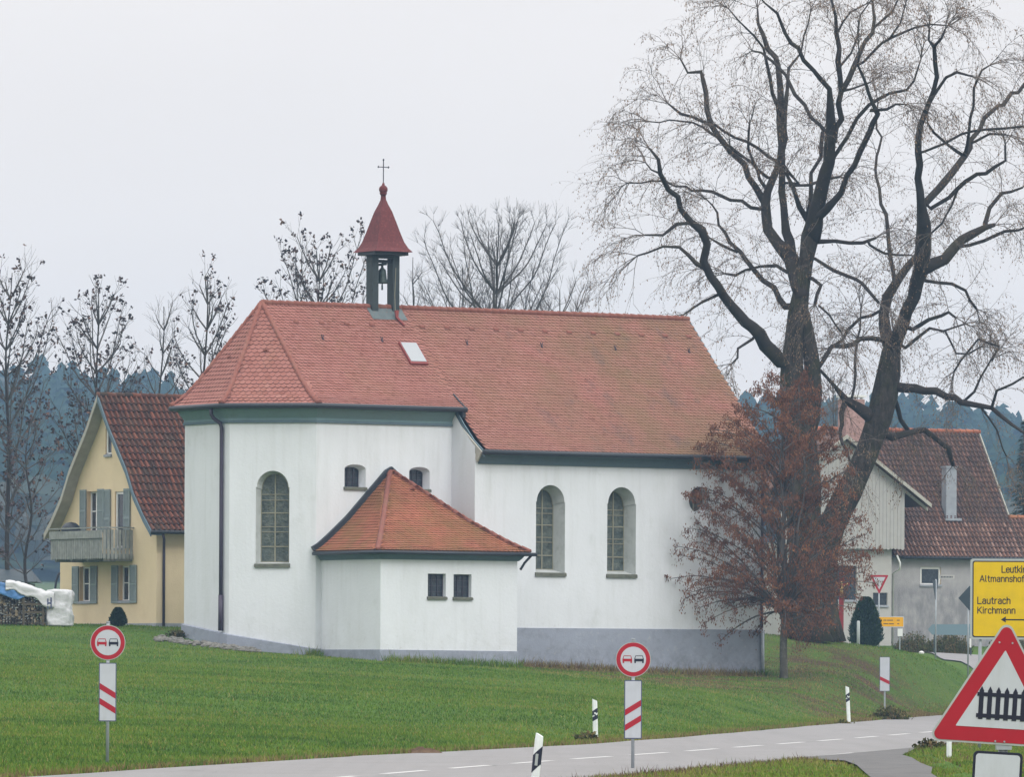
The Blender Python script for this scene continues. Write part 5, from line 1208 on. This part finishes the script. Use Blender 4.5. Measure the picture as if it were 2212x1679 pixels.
B_lb = [
 [(1575,1620,34),(1550,1480,26),(1570,1400,25),(1610,1320,22),(1660,1250,17),(1710,1190,16),(1730,1130,20)],
 [(1600,1640,36),(1660,1480,30),(1690,1400,30),(1720,1280,34),(1740,1180,36),(1740,1050,34),(1725,960,20),(1715,850,17),(1715,720,16),(1725,590,14),(1750,520,13),(1780,420,12),(1795,300,11),(1785,220,9),(1765,190,5),(1770,140,4)],
 [(1785,220,7),(1820,180,6),(1840,130,4)], [(1755,520,10),(1790,440,8),(1850,360,7),(1900,345,7),(1975,350,4)],
 [(1740,970,18),(1800,900,17),(1870,820,16),(1930,740,15),(1970,660,11),(2020,560,10),(2080,500,9),(2150,450,9),(2210,400,8),(2260,330,5)],
 [(1930,740,10),(1945,620,7),(1975,500,6),(1980,420,6),(2010,340,5),(2055,300,3)], [(1930,735,9),(1850,680,7),(1790,620,6),(1755,580,5)],
 [(1740,720,6),(1830,670,6),(1920,630,6),(2030,620,6),(2130,600,6),(2200,590,5)], [(1970,670,7),(2050,640,6),(2120,640,5)],
 [(1770,970,9),(1850,940,9),(1900,890,10),(1990,830,9),(2080,780,8),(2120,750,6),(2115,690,5)], [(1900,890,6),(1880,960,5),(1820,1060,5),(1770,1110,5)],
 [(1735,1275,34),(1830,1220,28),(1880,1160,26),(1960,1100,22),(2030,1070,16),(2080,1060,10)], [(2030,1060,12),(2050,980,10),(2110,910,9),(2160,910,7),(2190,880,5)],
 [(1900,1170,8),(1960,1155,8),(2080,1110,8),(2180,1080,6),(2260,1050,4)], [(1740,1310,9),(1790,1340,8),(1870,1330,8),(1930,1370,7),(1990,1450,6)],
 [(1590,1330,10),(1585,1180,10),(1570,1080,9),(1540,960,8),(1520,840,7),(1525,600,5),(1515,430,3)],
 [(1560,1600,14),(1500,1590,12),(1440,1600,12)], [(1535,1470,8),(1440,1500,7),(1370,1560,8),(1290,1650,8)],
 [(1590,1830,26),(1700,1832,20),(1837,1864,16),(1930,1890,14),(2002,1914,12),(2056,1930,10),(2167,2006,8),(2260,2070,5)],
 [(1590,2060,20),(1660,2036,14),(1740,2036,14),(1800,2070,14),(1850,2120,13),(1875,2190,9)], [(1600,1900,12),(1640,1980,11),(1668,2040,11)],
 [(1530,2000,34),(1462,1947,30),(1375,1886,18),(1310,1820,9),(1260,1760,7),(1200,1700,5)], [(1372,1890,14),(1345,2000,10),(1350,2090,8),(1390,2180,6)],
 [(1405,1900,6),(1412,1760,7),(1425,1600,5),(1440,1450,4)], [(2056,1930,7),(2080,1850,6),(2160,1800,6),(2260,1760,5)], [(1930,1890,7),(2010,1780,5),(2060,1700,4)],
 [(1690,1560,10),(1760,1500,9),(1850,1480,7),(1890,1500,5)], [(1660,1640,8),(1760,1560,7),(1830,1560,5),(1920,1520,4)], [(1840,1560,5),(1900,1680,5),(2000,1640,4)],
 [(2141-140,1914,5),(2090,2040,4),(2130,2160,3)], [(2090,1630,6),(2000,1600,5),(1950,1650,5),(1880,1750,5)],
]
bA = P(1755, 1385, 276); bB = P(1782, 1386, 277)
bA.z = gz(bA.x, bA.y)-.1; bB.z = gz(bB.x, bB.y)-.1
traced_tree('linden_tree', 'huge old bare linden with upright mossy trunk right of the nave', tuple(bA), 276, A_tr, A_lb, 'old lindens beside the chapel', depth_seed=3)
traced_tree('linden_tree', 'huge old bare linden whose mossy trunk leans right over the farmhouse', tuple(bB), 278.4, B_tr, B_lb, 'old lindens beside the chapel', depth_seed=11)

# young hornbeam with rust brown leaves in front of the nave corner
def rust_tree():
    b0 = P(1693, 1465, 254); b0.z = gz(b0.x, b0.y)-.05; base = Vector(b0)
    root = empty('hornbeam_tree', tuple(base), 0, 'young tree holding rust brown leaves before the nave corner', 'tree')
    pm = 254/FPX; hz = lambda y_: (1465-y_)*pm
    tm, bm, lf = MB(), MB(), MB()
    tm.tube([(0, 0, -.2), (0, 0, .3), (-.02, .02, 1.2), (0, 0, 2.0), (.01, 0, hz(1320))], [.19, .15, .135, .125, .13], 12)
    stems = []
    for k_, (dx, top_y, dy) in enumerate(((-.05, 800, 0), (-.45, 850, .5), (.55, 830, -.4), (-1.0, 950, -.6), (.95, 930, .6), (.1, 880, .9), (-.2, 900, -.9), (-.7, 1020, .9), (.75, 1000, -.9))):
        z0 = hz(random.uniform(1345, 1300)); zt = hz(top_y); pts = []
        for i in range(13):
            f = i/12; pts.append(Vector((dx*f**.7+.06*math.sin(i*1.3+k_), dy*f**.8+.06*math.cos(i*1.1+k_), z0+(zt-z0)*f)))
        stems.append(pts); bm.tube(pts, [.075*(1-.88*i/12)+.006 for i in range(13)], 6)
    # crown half width to left and right by image height
    Lw = [(780, 10), (800, 50), (850, 85), (900, 140), (950, 195), (1010, 215), (1060, 230), (1110, 228), (1180, 235), (1240, 268), (1300, 225), (1365, 210), (1385, 150)]
    Rw = [(780, 10), (800, 40), (850, 70), (900, 105), (950, 125), (1010, 145), (1080, 165), (1150, 215), (1240, 215), (1300, 170), (1350, 90), (1385, 40)]
    nB = 142
    for k_ in range(nB):
        f = (k_+.5)/nB; st_ = stems[0] if k_ % 3 else random.choice(stems)
        end_y = 812+(1375-812)*f**.9+random.uniform(-14, 14); az = k_*2.39996+random.uniform(-.3, .3)
        c_, s_ = math.cos(az), math.sin(az)
        Rr = (interp(Lw, end_y) if c_ < 0 else interp(Rw, end_y))*pm*random.uniform(.80, 1.0)
        if abs(c_) < .5: Rr = min(Rr, 2.6)
        zi = hz(end_y); Rend = Rr; rise = Rend*random.uniform(.45, 1.0)
        z0 = max(hz(1335), zi-rise); idx = min(12, max(0, int(round((z0-st_[0].z)/(st_[-1].z-st_[0].z)*12)))); s0 = st_[idx] if z0 > st_[0].z else st_[0]
        e_ = Vector((c_*Rend, s_*Rend*.92, zi)); m1 = s0.lerp(e_, .45)+Vector((0, 0, Rend*.13)); m2 = s0.lerp(e_, .8)+Vector((0, 0, Rend*.09))
        pts = [s0, s0.lerp(m1, .55)+Vector((0, 0, .05)), m1, m1.lerp(m2, .5), m2, e_]
        pts, _ = polyline_resample(pts, [0]*6, .3); pts = smooth_pl([pts[0]]+[p+rnd_perp(Vector((0, 0, 1)))*.04 for p in pts[1:]], 1)
        n = len(pts); bm.tube(pts, [.032*(1-.8*i/n)+.004 for i in range(n)], 4, cap=False)
        up_part = end_y < 960
        for i in range(1, n):
            ff = i/n
            if ff < .22 and not up_part: continue
            d = (pts[i]-pts[i-1]).normalized()
            for _ in range(4 if ff > .35 else 2):
                v = (rnd_perp(d)*.8+d*.7+Vector((0, 0, .05))).normalized(); L_ = random.uniform(.2, .62)*(1.15-.5*ff)
                tp = [pts[i], pts[i]+v*L_*.5+Vector((0, 0, -.01)), pts[i]+v*L_+Vector((0, 0, -.06))]
                bm.tube(tp, [.007, .006, .004], 3, cap=False)
                dens = 1.0 if end_y < 1010 else (.95 if end_y < 1120 else .72)
                c0 = abs(mn.noise(pts[i]*.9+Vector((3, 1, 7))))*2.2+.35
                for q in tp[1:]+[tp[1].lerp(tp[2], .5)]:
                    for _ in range(11 if end_y < 1050 else 8):
                        if random.random() < dens*min(1, c0)*(.95 if ff > .4 else .5): leaf_quad(lf, q+Vector((random.gauss(0, .07), random.gauss(0, .07), random.gauss(-.03, .06))), random.uniform(.05, .085), min(1, max(0, random.gauss(.45+.25*mn.noise(pts[i]*.6), .25))), True)
    tm.build('trunk', m_cbark, root, True); bm.build('branches', m_twigd, root); lf.build('foliage', m_rust, root)
rust_tree()

def upright_tree(x_, ytop, d, wpx, base_y, label, clumps=True, name='poplar_tree', seed=0, nb=34, group='bare trees behind the houses', m_b=None, low=.25, r0=.16, twd=1, spreadk=1.):
    random.seed(seed)
    b0 = P(x_, base_y, d); gzv = gz(b0.x, b0.y) if b0.y < 440 else float(far_z(b0.x, b0.y)); base = Vector((b0.x, b0.y, gzv-.1)); H = P(x_, ytop, d).z-base.z; W_ = wpx*d/FPX/2
    root = empty(name, tuple(base), random.random()*6, label, 'tree', group); tm, lf = MB(), MB()
    leader = [Vector((.12*math.sin(i*.9+seed), .12*math.cos(i*.7), H*.97*i/14)) for i in range(15)]
    tm.tube(leader, [r0*.8*(1-.93*i/14)+.01 for i in range(15)], 7)
    bmm = MB()
    def clump(c_):
        for _ in range(random.choice((3, 5, 8))): leaf_quad(lf, c_+Vector((random.gauss(0, .06), random.gauss(0, .06), random.gauss(0, .07))), random.uniform(.09, .15), random.random())
    for k_ in range(nb):
        f = low+(1-low)*(k_/nb)**1.05; p0_ = leader[min(14, int(f*14))]; az = k_*2.4+random.uniform(-.4, .4)
        env = W_*math.sin(math.pi*min(1, max(.08, (f-low)/(1-low)*.80+.17)))**.7
        Ln_ = env*random.uniform(.8, 1.15); rise = Ln_*random.uniform(1.0, 2.4)*spreadk
        rise = min(rise, (H*1.0-p0_.z)*.98+.2)
        e_ = p0_+Vector((math.cos(az)*Ln_, math.sin(az)*Ln_, rise)); m_ = p0_.lerp(e_, .5)+Vector((math.cos(az)*Ln_*.14, math.sin(az)*Ln_*.14, -.05*rise))
        pts, _ = polyline_resample([p0_, m_, e_], [0]*3, .5); pts = smooth_pl([pts[0]]+[p+rnd_perp(Vector((0, 0, 1)))*.07 for p in pts[1:]], 1); n = len(pts)
        bmm.tube(pts, [r0*.22*(1-.85*i/n)+.008 for i in range(n)], 5, cap=False)
        for i in range(1, n):
            d_ = (pts[i]-pts[i-1]).normalized()
            for _ in range(3):
                v = (d_+rnd_perp(d_)*.75+Vector((0, 0, .25))).normalized(); L_ = random.uniform(.5, 1.1); tp = [pts[i], pts[i]+v*L_*.5, pts[i]+(v+Vector((0, 0, .12))).normalized()*L_]
                bmm.tube(tp, [.011, .008, .005] if clumps else [.0075, .0055, .0035], 3, cap=False)
                for _ in range(1 if clumps else 2*twd):
                    v2 = (v+rnd_perp(v)*.7+Vector((0, 0, .2))).normalized(); q = tp[1]+v2*L_*.6; bmm.tube([tp[1], q], [.006, .004], 3, cap=False)
                if clumps and random.random() < .62: clump(tp[2])
    tm.build('trunk', m_limb, root, True); bmm.build('branches', m_b or m_twigd, root)
    if clumps: lf.build('leaf_clumps', m_clump, root)
    return root
upright_tree(15, 565, 300, 190, 1350, 'thin tree with dark leaf clumps cut by the left edge', seed=1, nb=46, r0=.15)
upright_tree(208, 628, 305, 170, 1350, 'thin tree with dark leaf clumps rising behind the yellow house ridge', seed=2, nb=46)
upright_tree(345, 640, 312, 100, 1350, 'slim bare tree between two trees bearing dark leaf clumps', clumps=False, seed=3, nb=34, r0=.13)
upright_tree(440, 578, 300, 135, 1350, 'upright tree with dark leaf clumps just left of the chapel apse roof', seed=4, nb=40)
upright_tree(685, 522, 318, 215, 1350, 'broad tree with dark leaf clumps showing above the choir ridge', seed=5, nb=52, low=.4)
upright_tree(893, 530, 325, 90, 1350, 'slim bare sapling just right of the bell turret', clumps=False, seed=6, nb=26, r0=.11, low=.4)
upright_tree(1065, 485, 322, 300, 1350, 'large round headed bare tree behind the nave ridge', clumps=False, name='bare_tree', seed=7, nb=56, r0=.20, low=.42, twd=2)
upright_tree(990, 545, 326, 150, 1350, 'thin bare tree tucked against the left side of the round headed one', clumps=False, name='bare_tree', seed=12, nb=26, r0=.12, m_b=m_twig, low=.45, twd=1)
upright_tree(1200, 610, 324, 200, 1350, 'lower bare tree fading out towards the right end of the ridge', clumps=False, name='bare_tree', seed=8, nb=40, r0=.12, m_b=m_twig, low=.42, twd=2)
upright_tree(1800, 790, 420, 130, 1350, 'pale bare tree seen between the two linden trunks', clumps=False, name='bare_tree', seed=9, nb=44, r0=.14, low=.3, m_b=m_twig, twd=2)
upright_tree(60, 905, 285, 130, 1360, 'low branching tree with dark clumps at left below the skyline', seed=10, nb=22, low=.3, spreadk=.5, r0=.10)
random.seed(21)
# shrubs, thuja and conifer
def cone_shrub(x_, yb, ytop, d, wpx, label, name, m, nleaf, s_=.10, tip=.6, group=None, cat='shrub'):
    b0 = P(x_, yb, d); base = Vector((b0.x, b0.y, gz(b0.x, b0.y))); H = P(x_, ytop, d).z-base.z; R_ = wpx*d/FPX/2
    root = empty(name, tuple(base), 0, label, cat, group); lf = MB(); core = MB()
    prof = lambda f: (min(1, (f+.12)*3.2)*(1-f**2.2)**tip)
    core.lathe([(R_*.8*prof(i/10)+.01, H*.96*i/10) for i in range(11)], 0, 0, 12, .0)
    core.build('inner_foliage', m, root, True)
    for _ in range(nleaf):
        f = random.random()**.8; a = random.random()*2*math.pi; lob = 1+.12*math.sin(a*4+f*6)+.07*math.sin(a*9-f*13); r_ = R_*prof(f)*random.uniform(.8, 1.04)*lob
        c_ = Vector((r_*math.cos(a), r_*math.sin(a), H*f)); o_ = Vector((math.cos(a), math.sin(a), 1.2)).normalized(); w_ = rnd_perp(o_)*s_*.3
        tone = min(1, max(0, random.gauss(.5, .25))); lf.add([c_-w_, c_+w_, c_+o_*s_*1.1], [(0, 1, 2)], tone)
    lf.build('foliage', m, root); return root
cone_shrub(1870, 1405, 1293, 322, 64, 'dark green cone shaped thuja before the farmhouse', 'thuja', m_thuja, 5000, .13, .5)
cone_shrub(255, 1356, 1315, 258, 35, 'small dwarf conifer at the foot of the yellow gable wall', 'dwarf_conifer', m_thuja, 2200, .08, .55)
def spruce(x_, yb, ytop, d, wpx, label):
    b0 = P(x_, yb, d); base = Vector((b0.x, b0.y, gz(b0.x, b0.y))); H = P(x_, ytop, d).z-base.z; R_ = wpx*d/FPX/2
    root = empty('spruce_tree', tuple(base), 0, label, 'tree'); tm, lf = MB(), MB(); tm.tube([(0, 0, 0), (0, 0, H)], [.22, .02], 8); tm.build('trunk', m_bark, root)
    z_ = .8
    while z_ < H-.1:
        r_ = R_*(1-z_/H)**.8+.08; n = int(10+18*(1-z_/H))
        for k_ in range(n):
            a = random.random()*6.28; L_ = r_*random.uniform(.75, 1.1); dirv = Vector((math.cos(a), math.sin(a), 0))
            for j in range(int(6+14*(1-z_/H))):
                f = random.random(); c_ = dirv*L_*f+Vector((0, 0, z_-.28*L_*f+random.gauss(0, .05))); sd_ = Vector((-dirv.y, dirv.x, 0))*random.choice((-1, 1)); w_ = .05
                lf.add([c_-dirv*w_, c_+dirv*w_, c_+sd_*(.3*(1-f)+.12)+dirv*.15+Vector((0, 0, -.1))], [(0, 1, 2)], min(1, max(0, random.gauss(.4, .25))))
        z_ += .24
    lf.build('foliage', m_conif, root)
spruce(2212, 1380, 905, 372, 105, 'dark spruce at the right edge behind the farmhouse roof')
def bush(x_, yb, d, wpx, hpx, label, n, name='weed_clump', m=m_weed, group='weed clumps along the bank and verge'):
    b0 = P(x_, yb, d); z0 = gz(b0.x, b0.y); b = MB(); R_ = wpx*d/FPX/2; H = hpx*d/FPX
    for _ in range(n):
        a = random.random()*6.28; r_ = R_*random.random()**.6; hh = H*(1-.6*(r_/R_)**2)*random.uniform(.4, 1.1); p = Vector((r_*math.cos(a), r_*math.sin(a)*.8, 0)); t_ = p+Vector((random.gauss(0, .12), random.gauss(0, .12), hh)); w_ = Vector((.012, .008, 0))
        tn = random.random(); b.add([p-w_, p+w_, t_], [(0, 1, 2)], tn)
        for _ in range(5): leaf_quad(b, p.lerp(t_, random.uniform(.3, 1)), random.uniform(.04, .09), tn*.8)
    q = b.build(name, m); q.location = (b0.x, b0.y, z0); tag(q, label, 'weeds', group)
bush(1918, 1512, 242, 80, 36, 'dark weedy tangle hiding the foot of the single striped board', 900)
bush(1268, 1600, 160, 26, 22, 'small weed tuft left of the marker post across the road', 220)
bush(1822, 1552, 222, 24, 18, 'small weed tuft at the foot of the distant marker post', 140)
bush(1975, 1418, 330, 90, 45, 'brown and green weeds against the farmhouse wall left of the turned sign', 700)
bush(2050, 1420, 326, 100, 52, 'brown and green weeds under the grey arrow board', 800)
bush(2190, 1425, 326, 120, 55, 'tall weeds at the wall behind the yellow sign', 700)
bush(385, 1380, 251, 36, 16, 'low green weeds beside the apse corner rubble', 260)
bush(2010, 1612, 150, 40, 26, 'dark weed tuft on the near verge by the warning triangle', 220)
o = P(1990, 1610, 152); 
b = MB(); b.tube([(0, 0, -.1), (0, 0, .42)], .05, 8); q = b.build('boundary_stake', m_pwhite); q.location = (P(2050, 1640, 130).x, 130, .1); tag(q, 'short white stake on the near verge under the warning triangle', 'stake')

# ================================================================= far woods
random.seed(31)
fo = MB(); cnt = 0
for _ in range(5200):
    y_ = random.uniform(985, 1500); ang = random.uniform(-.086, .086)
    x_ = ang*y_+random.gauss(0, .5)
    if -.040 < ang < .030 and random.random() < .75: continue
    z_ = float(far_z(x_, y_)); h = random.uniform(14, 20); r_ = random.uniform(2.2, 4.6); dec = random.random() < (.30 if y_ < 1330 else .55)
    tn = random.uniform(.55, .95) if dec else random.uniform(.1, .6); n = 7
    if dec:
        vs = [];
        for i, (rr3, zz3) in enumerate(((.5, .25), (1.25, .5), (1.2, .75), (.6, .92))):
            for k_ in range(n): a = 6.283*k_/n+i; q = r_*rr3*random.uniform(.7, 1.15); vs.append((x_+q*math.cos(a), y_+q*math.sin(a), z_+h*.82*zz3*random.uniform(.93, 1.07)))
        fo.add(vs, [(i*n+k_, i*n+(k_+1) % n, (i+1)*n+(k_+1) % n, (i+1)*n+k_) for i in range(3) for k_ in range(n)]+[tuple(range(3*n, 4*n))], tn)
    else:
        L5 = 5
        for i in range(L5):
            zb_ = z_+h-[10, 6.6, 4.2, 2.5, 1.2][i]; zt_ = min(z_+h, zb_+3.4-.5*i); rr3 = r_*[1.15, 1.0, .8, .58, .36][i]
            vs = [(x_+rr3*random.uniform(.55, 1.25)*math.cos(6.283*k_/n+i), y_+rr3*random.uniform(.7, 1.15)*math.sin(6.283*k_/n+i), zb_-random.uniform(-.5, .9)) for k_ in range(n)]+[(x_, y_, zt_)]
            fo.add(vs, [(k_, (k_+1) % n, n) for k_ in range(n)], tn+random.uniform(-.05, .05))
tag(fo.build('forest', m_forest), 'hazy blue conifer forest covering the far hillside', 'forest', None, 'stuff')

# ================================================================= grass
def blades(n, xy, hmin, hmax, w, name, label, seed):
    r = np.random.default_rng(seed); X, Y = xy(r, n)
    keep = ~((X > xf(Y)-.10) & (X < xn(Y)+.10)) & ~in_poly(X, Y, DRIVE)
    c, s_ = math.cos(-PHI), math.sin(-PHI); lx = (X-CO.x)*c-(Y-CO.y)*s_; ly = (X-CO.x)*s_+(Y-CO.y)*c
    keep &= ~((lx > -2.35) & (lx < 18.6) & (ly > -5.55) & (ly < 5.5) & ~((lx < 5.7) & (ly < -3.95))) & ~((lx > .2) & (lx < 6.1) & (ly > -8.05) & (ly < 0))
    X, Y = X[keep], Y[keep]; n = len(X); Z = ground(X, Y)
    a = r.random(n)*2*np.pi; h = r.uniform(hmin, hmax, n)*np.where(r.random(n) < .06, 1.7, 1); wd = w*r.uniform(.6, 1.4, n)
    lit = litter_w(X, Y)
    edge = np.minimum(np.abs(X-xf(Y)), np.abs(X-xn(Y)))
    dx, dy = np.cos(a)*wd, np.sin(a)*wd; lx_, ly_ = r.normal(0, .35, n)*h, r.normal(0, .35, n)*h
    V = np.empty((n*3, 3)); V[0::3] = np.stack([X-dx, Y-dy, Z-.01], 1); V[1::3] = np.stack([X+dx, Y+dy, Z-.01], 1); V[2::3] = np.stack([X+lx_, Y+ly_, Z+h], 1)
    def vn(x, y, s): 
        out_ = np.zeros_like(x)
        rr = np.random.default_rng(5)
        for k in range(9):
            t1, t2, ph = rr.random()*6.28, rr.uniform(.6, 1.8), rr.random()*6.28; out_ += np.sin((x*np.cos(t1)+y*np.sin(t1))*s*t2+ph)
        return out_/3
    big = vn(X, Y, .35)*.5+vn(X+9, Y-3, 1.3)*.5
    tone = .36+.22*big+r.normal(0, .15, n); fine_ = vn(X+4, Y+7, 3.1); tone = np.where(fine_ < -1.0, tone-.16, tone); tone = np.where((fine_*.5+vn(X-7, Y+2, .6)*.7 > 1.25) & (r.random(n) < .5), .80, tone)
    tone += np.where(edge < 2.5, .16*(1-edge/2.5), 0); tone = np.where((edge < .45) & (r.random(n) < .55), .93, tone)
    tone = np.where(r.random(n) < .045, .82, tone); tone += np.where((X > xn(Y)) & (Y < 170), .22, 0)
    lw = np.clip(lit*(.85+1.9*(vn(X, Y, 1.0)+.4*vn(X, Y, 2.7))), 0, 1); tone = np.where(r.random(n) < lw*.95, r.uniform(.85, 1.0, n), tone-.18*lit+.34*lit*(r.random(n) < .4))
    tone = np.where(r.random(n) < .5*straw_w(X, Y), .84, tone)
    tone = np.clip(tone, 0, 1)
    me = bpy.data.meshes.new(name); me.vertices.add(n*3); me.vertices.foreach_set('co', V.ravel()); me.loops.add(n*3); me.loops.foreach_set('vertex_index', np.arange(n*3, dtype=np.int32))
    me.polygons.add(n); me.polygons.foreach_set('loop_start', np.arange(0, n*3, 3, dtype=np.int32)); me.polygons.foreach_set('loop_total', np.full(n, 3, dtype=np.int32))
    at = me.attributes.new('tone', 'FLOAT', 'POINT'); at.data.foreach_set('value', np.repeat(tone, 3).astype(np.float32)); me.materials.append(m_grass); me.update(calc_edges=True); me.validate()
    o = bpy.data.objects.new(name, me); COL.objects.link(o); return tag(o, label, 'grass', None, 'stuff')
def reg_main(r, n): Y = 99+201*r.random(n)**1.3; A_ = r.uniform(-.098, .090, n); return A_*Y, Y
blades(740000, reg_main, .03, .075, .014, 'grass', 'short green meadow grass between the road and the chapel', 1)
def reg_edge(r, n):
    Y = r.uniform(98, 280, n); side = r.random(n) < .6; off = np.abs(r.normal(0, .5, n))+.05; X = np.where(side, xf(Y)-off, xn(Y)+off)
    return X, Y
blades(60000, reg_edge, .05, .13, .012, 'verge_grass', 'longer ragged grass along both road edges', 2)
def reg_wall(r, n):
    k = r.integers(0, 5, n); u = r.random(n); q = np.abs(r.normal(0, .25, n))+.08
    seg = [((6.1, -5.6), (18.6, -5.6)), ((.24, -8.05), (6.04, -8.05)), ((-2.35, -1.7), (0, -4.0)), ((6.1, -5.6), (18.6, -5.6)), ((18.7, -5.6), (18.7, 5.5))]
    A0 = np.array([s_[0] for s_ in seg])[k]; B0 = np.array([s_[1] for s_ in seg])[k]; p = A0+(B0-A0)*u[:, None]; p[:, 1] -= q
    c, s_ = math.cos(PHI), math.sin(PHI); return CO.x+p[:, 0]*c-p[:, 1]*s_, CO.y+p[:, 0]*s_+p[:, 1]*c
blades(9000, reg_wall, .10, .32, .014, 'wall_grass', 'taller grass tufts against the chapel plinth', 3)

# ================================================================= haze
HAZE = True
if HAZE:
    hb_ = MB(); hb_.box(-430, 430, -130, 1720, -3, 95); hz_ = hb_.build('haze', bpy.data.materials.new('haze_air')); tag(hz_, 'pale blue haze in front of the far forest', 'haze', None, 'stuff')
    m = hz_.data.materials[0]; m.use_nodes = True; t = m.node_tree; t.nodes.clear(); o_ = t.nodes.new('ShaderNodeOutputMaterial'); v = t.nodes.new('ShaderNodeVolumePrincipled')
    v.inputs['Color'].default_value = (.36, .58, .86, 1); v.inputs['Density'].default_value = .00028; v.inputs['Anisotropy'].default_value = .0
    t.links.new(v.outputs[0], o_.inputs['Volume'])
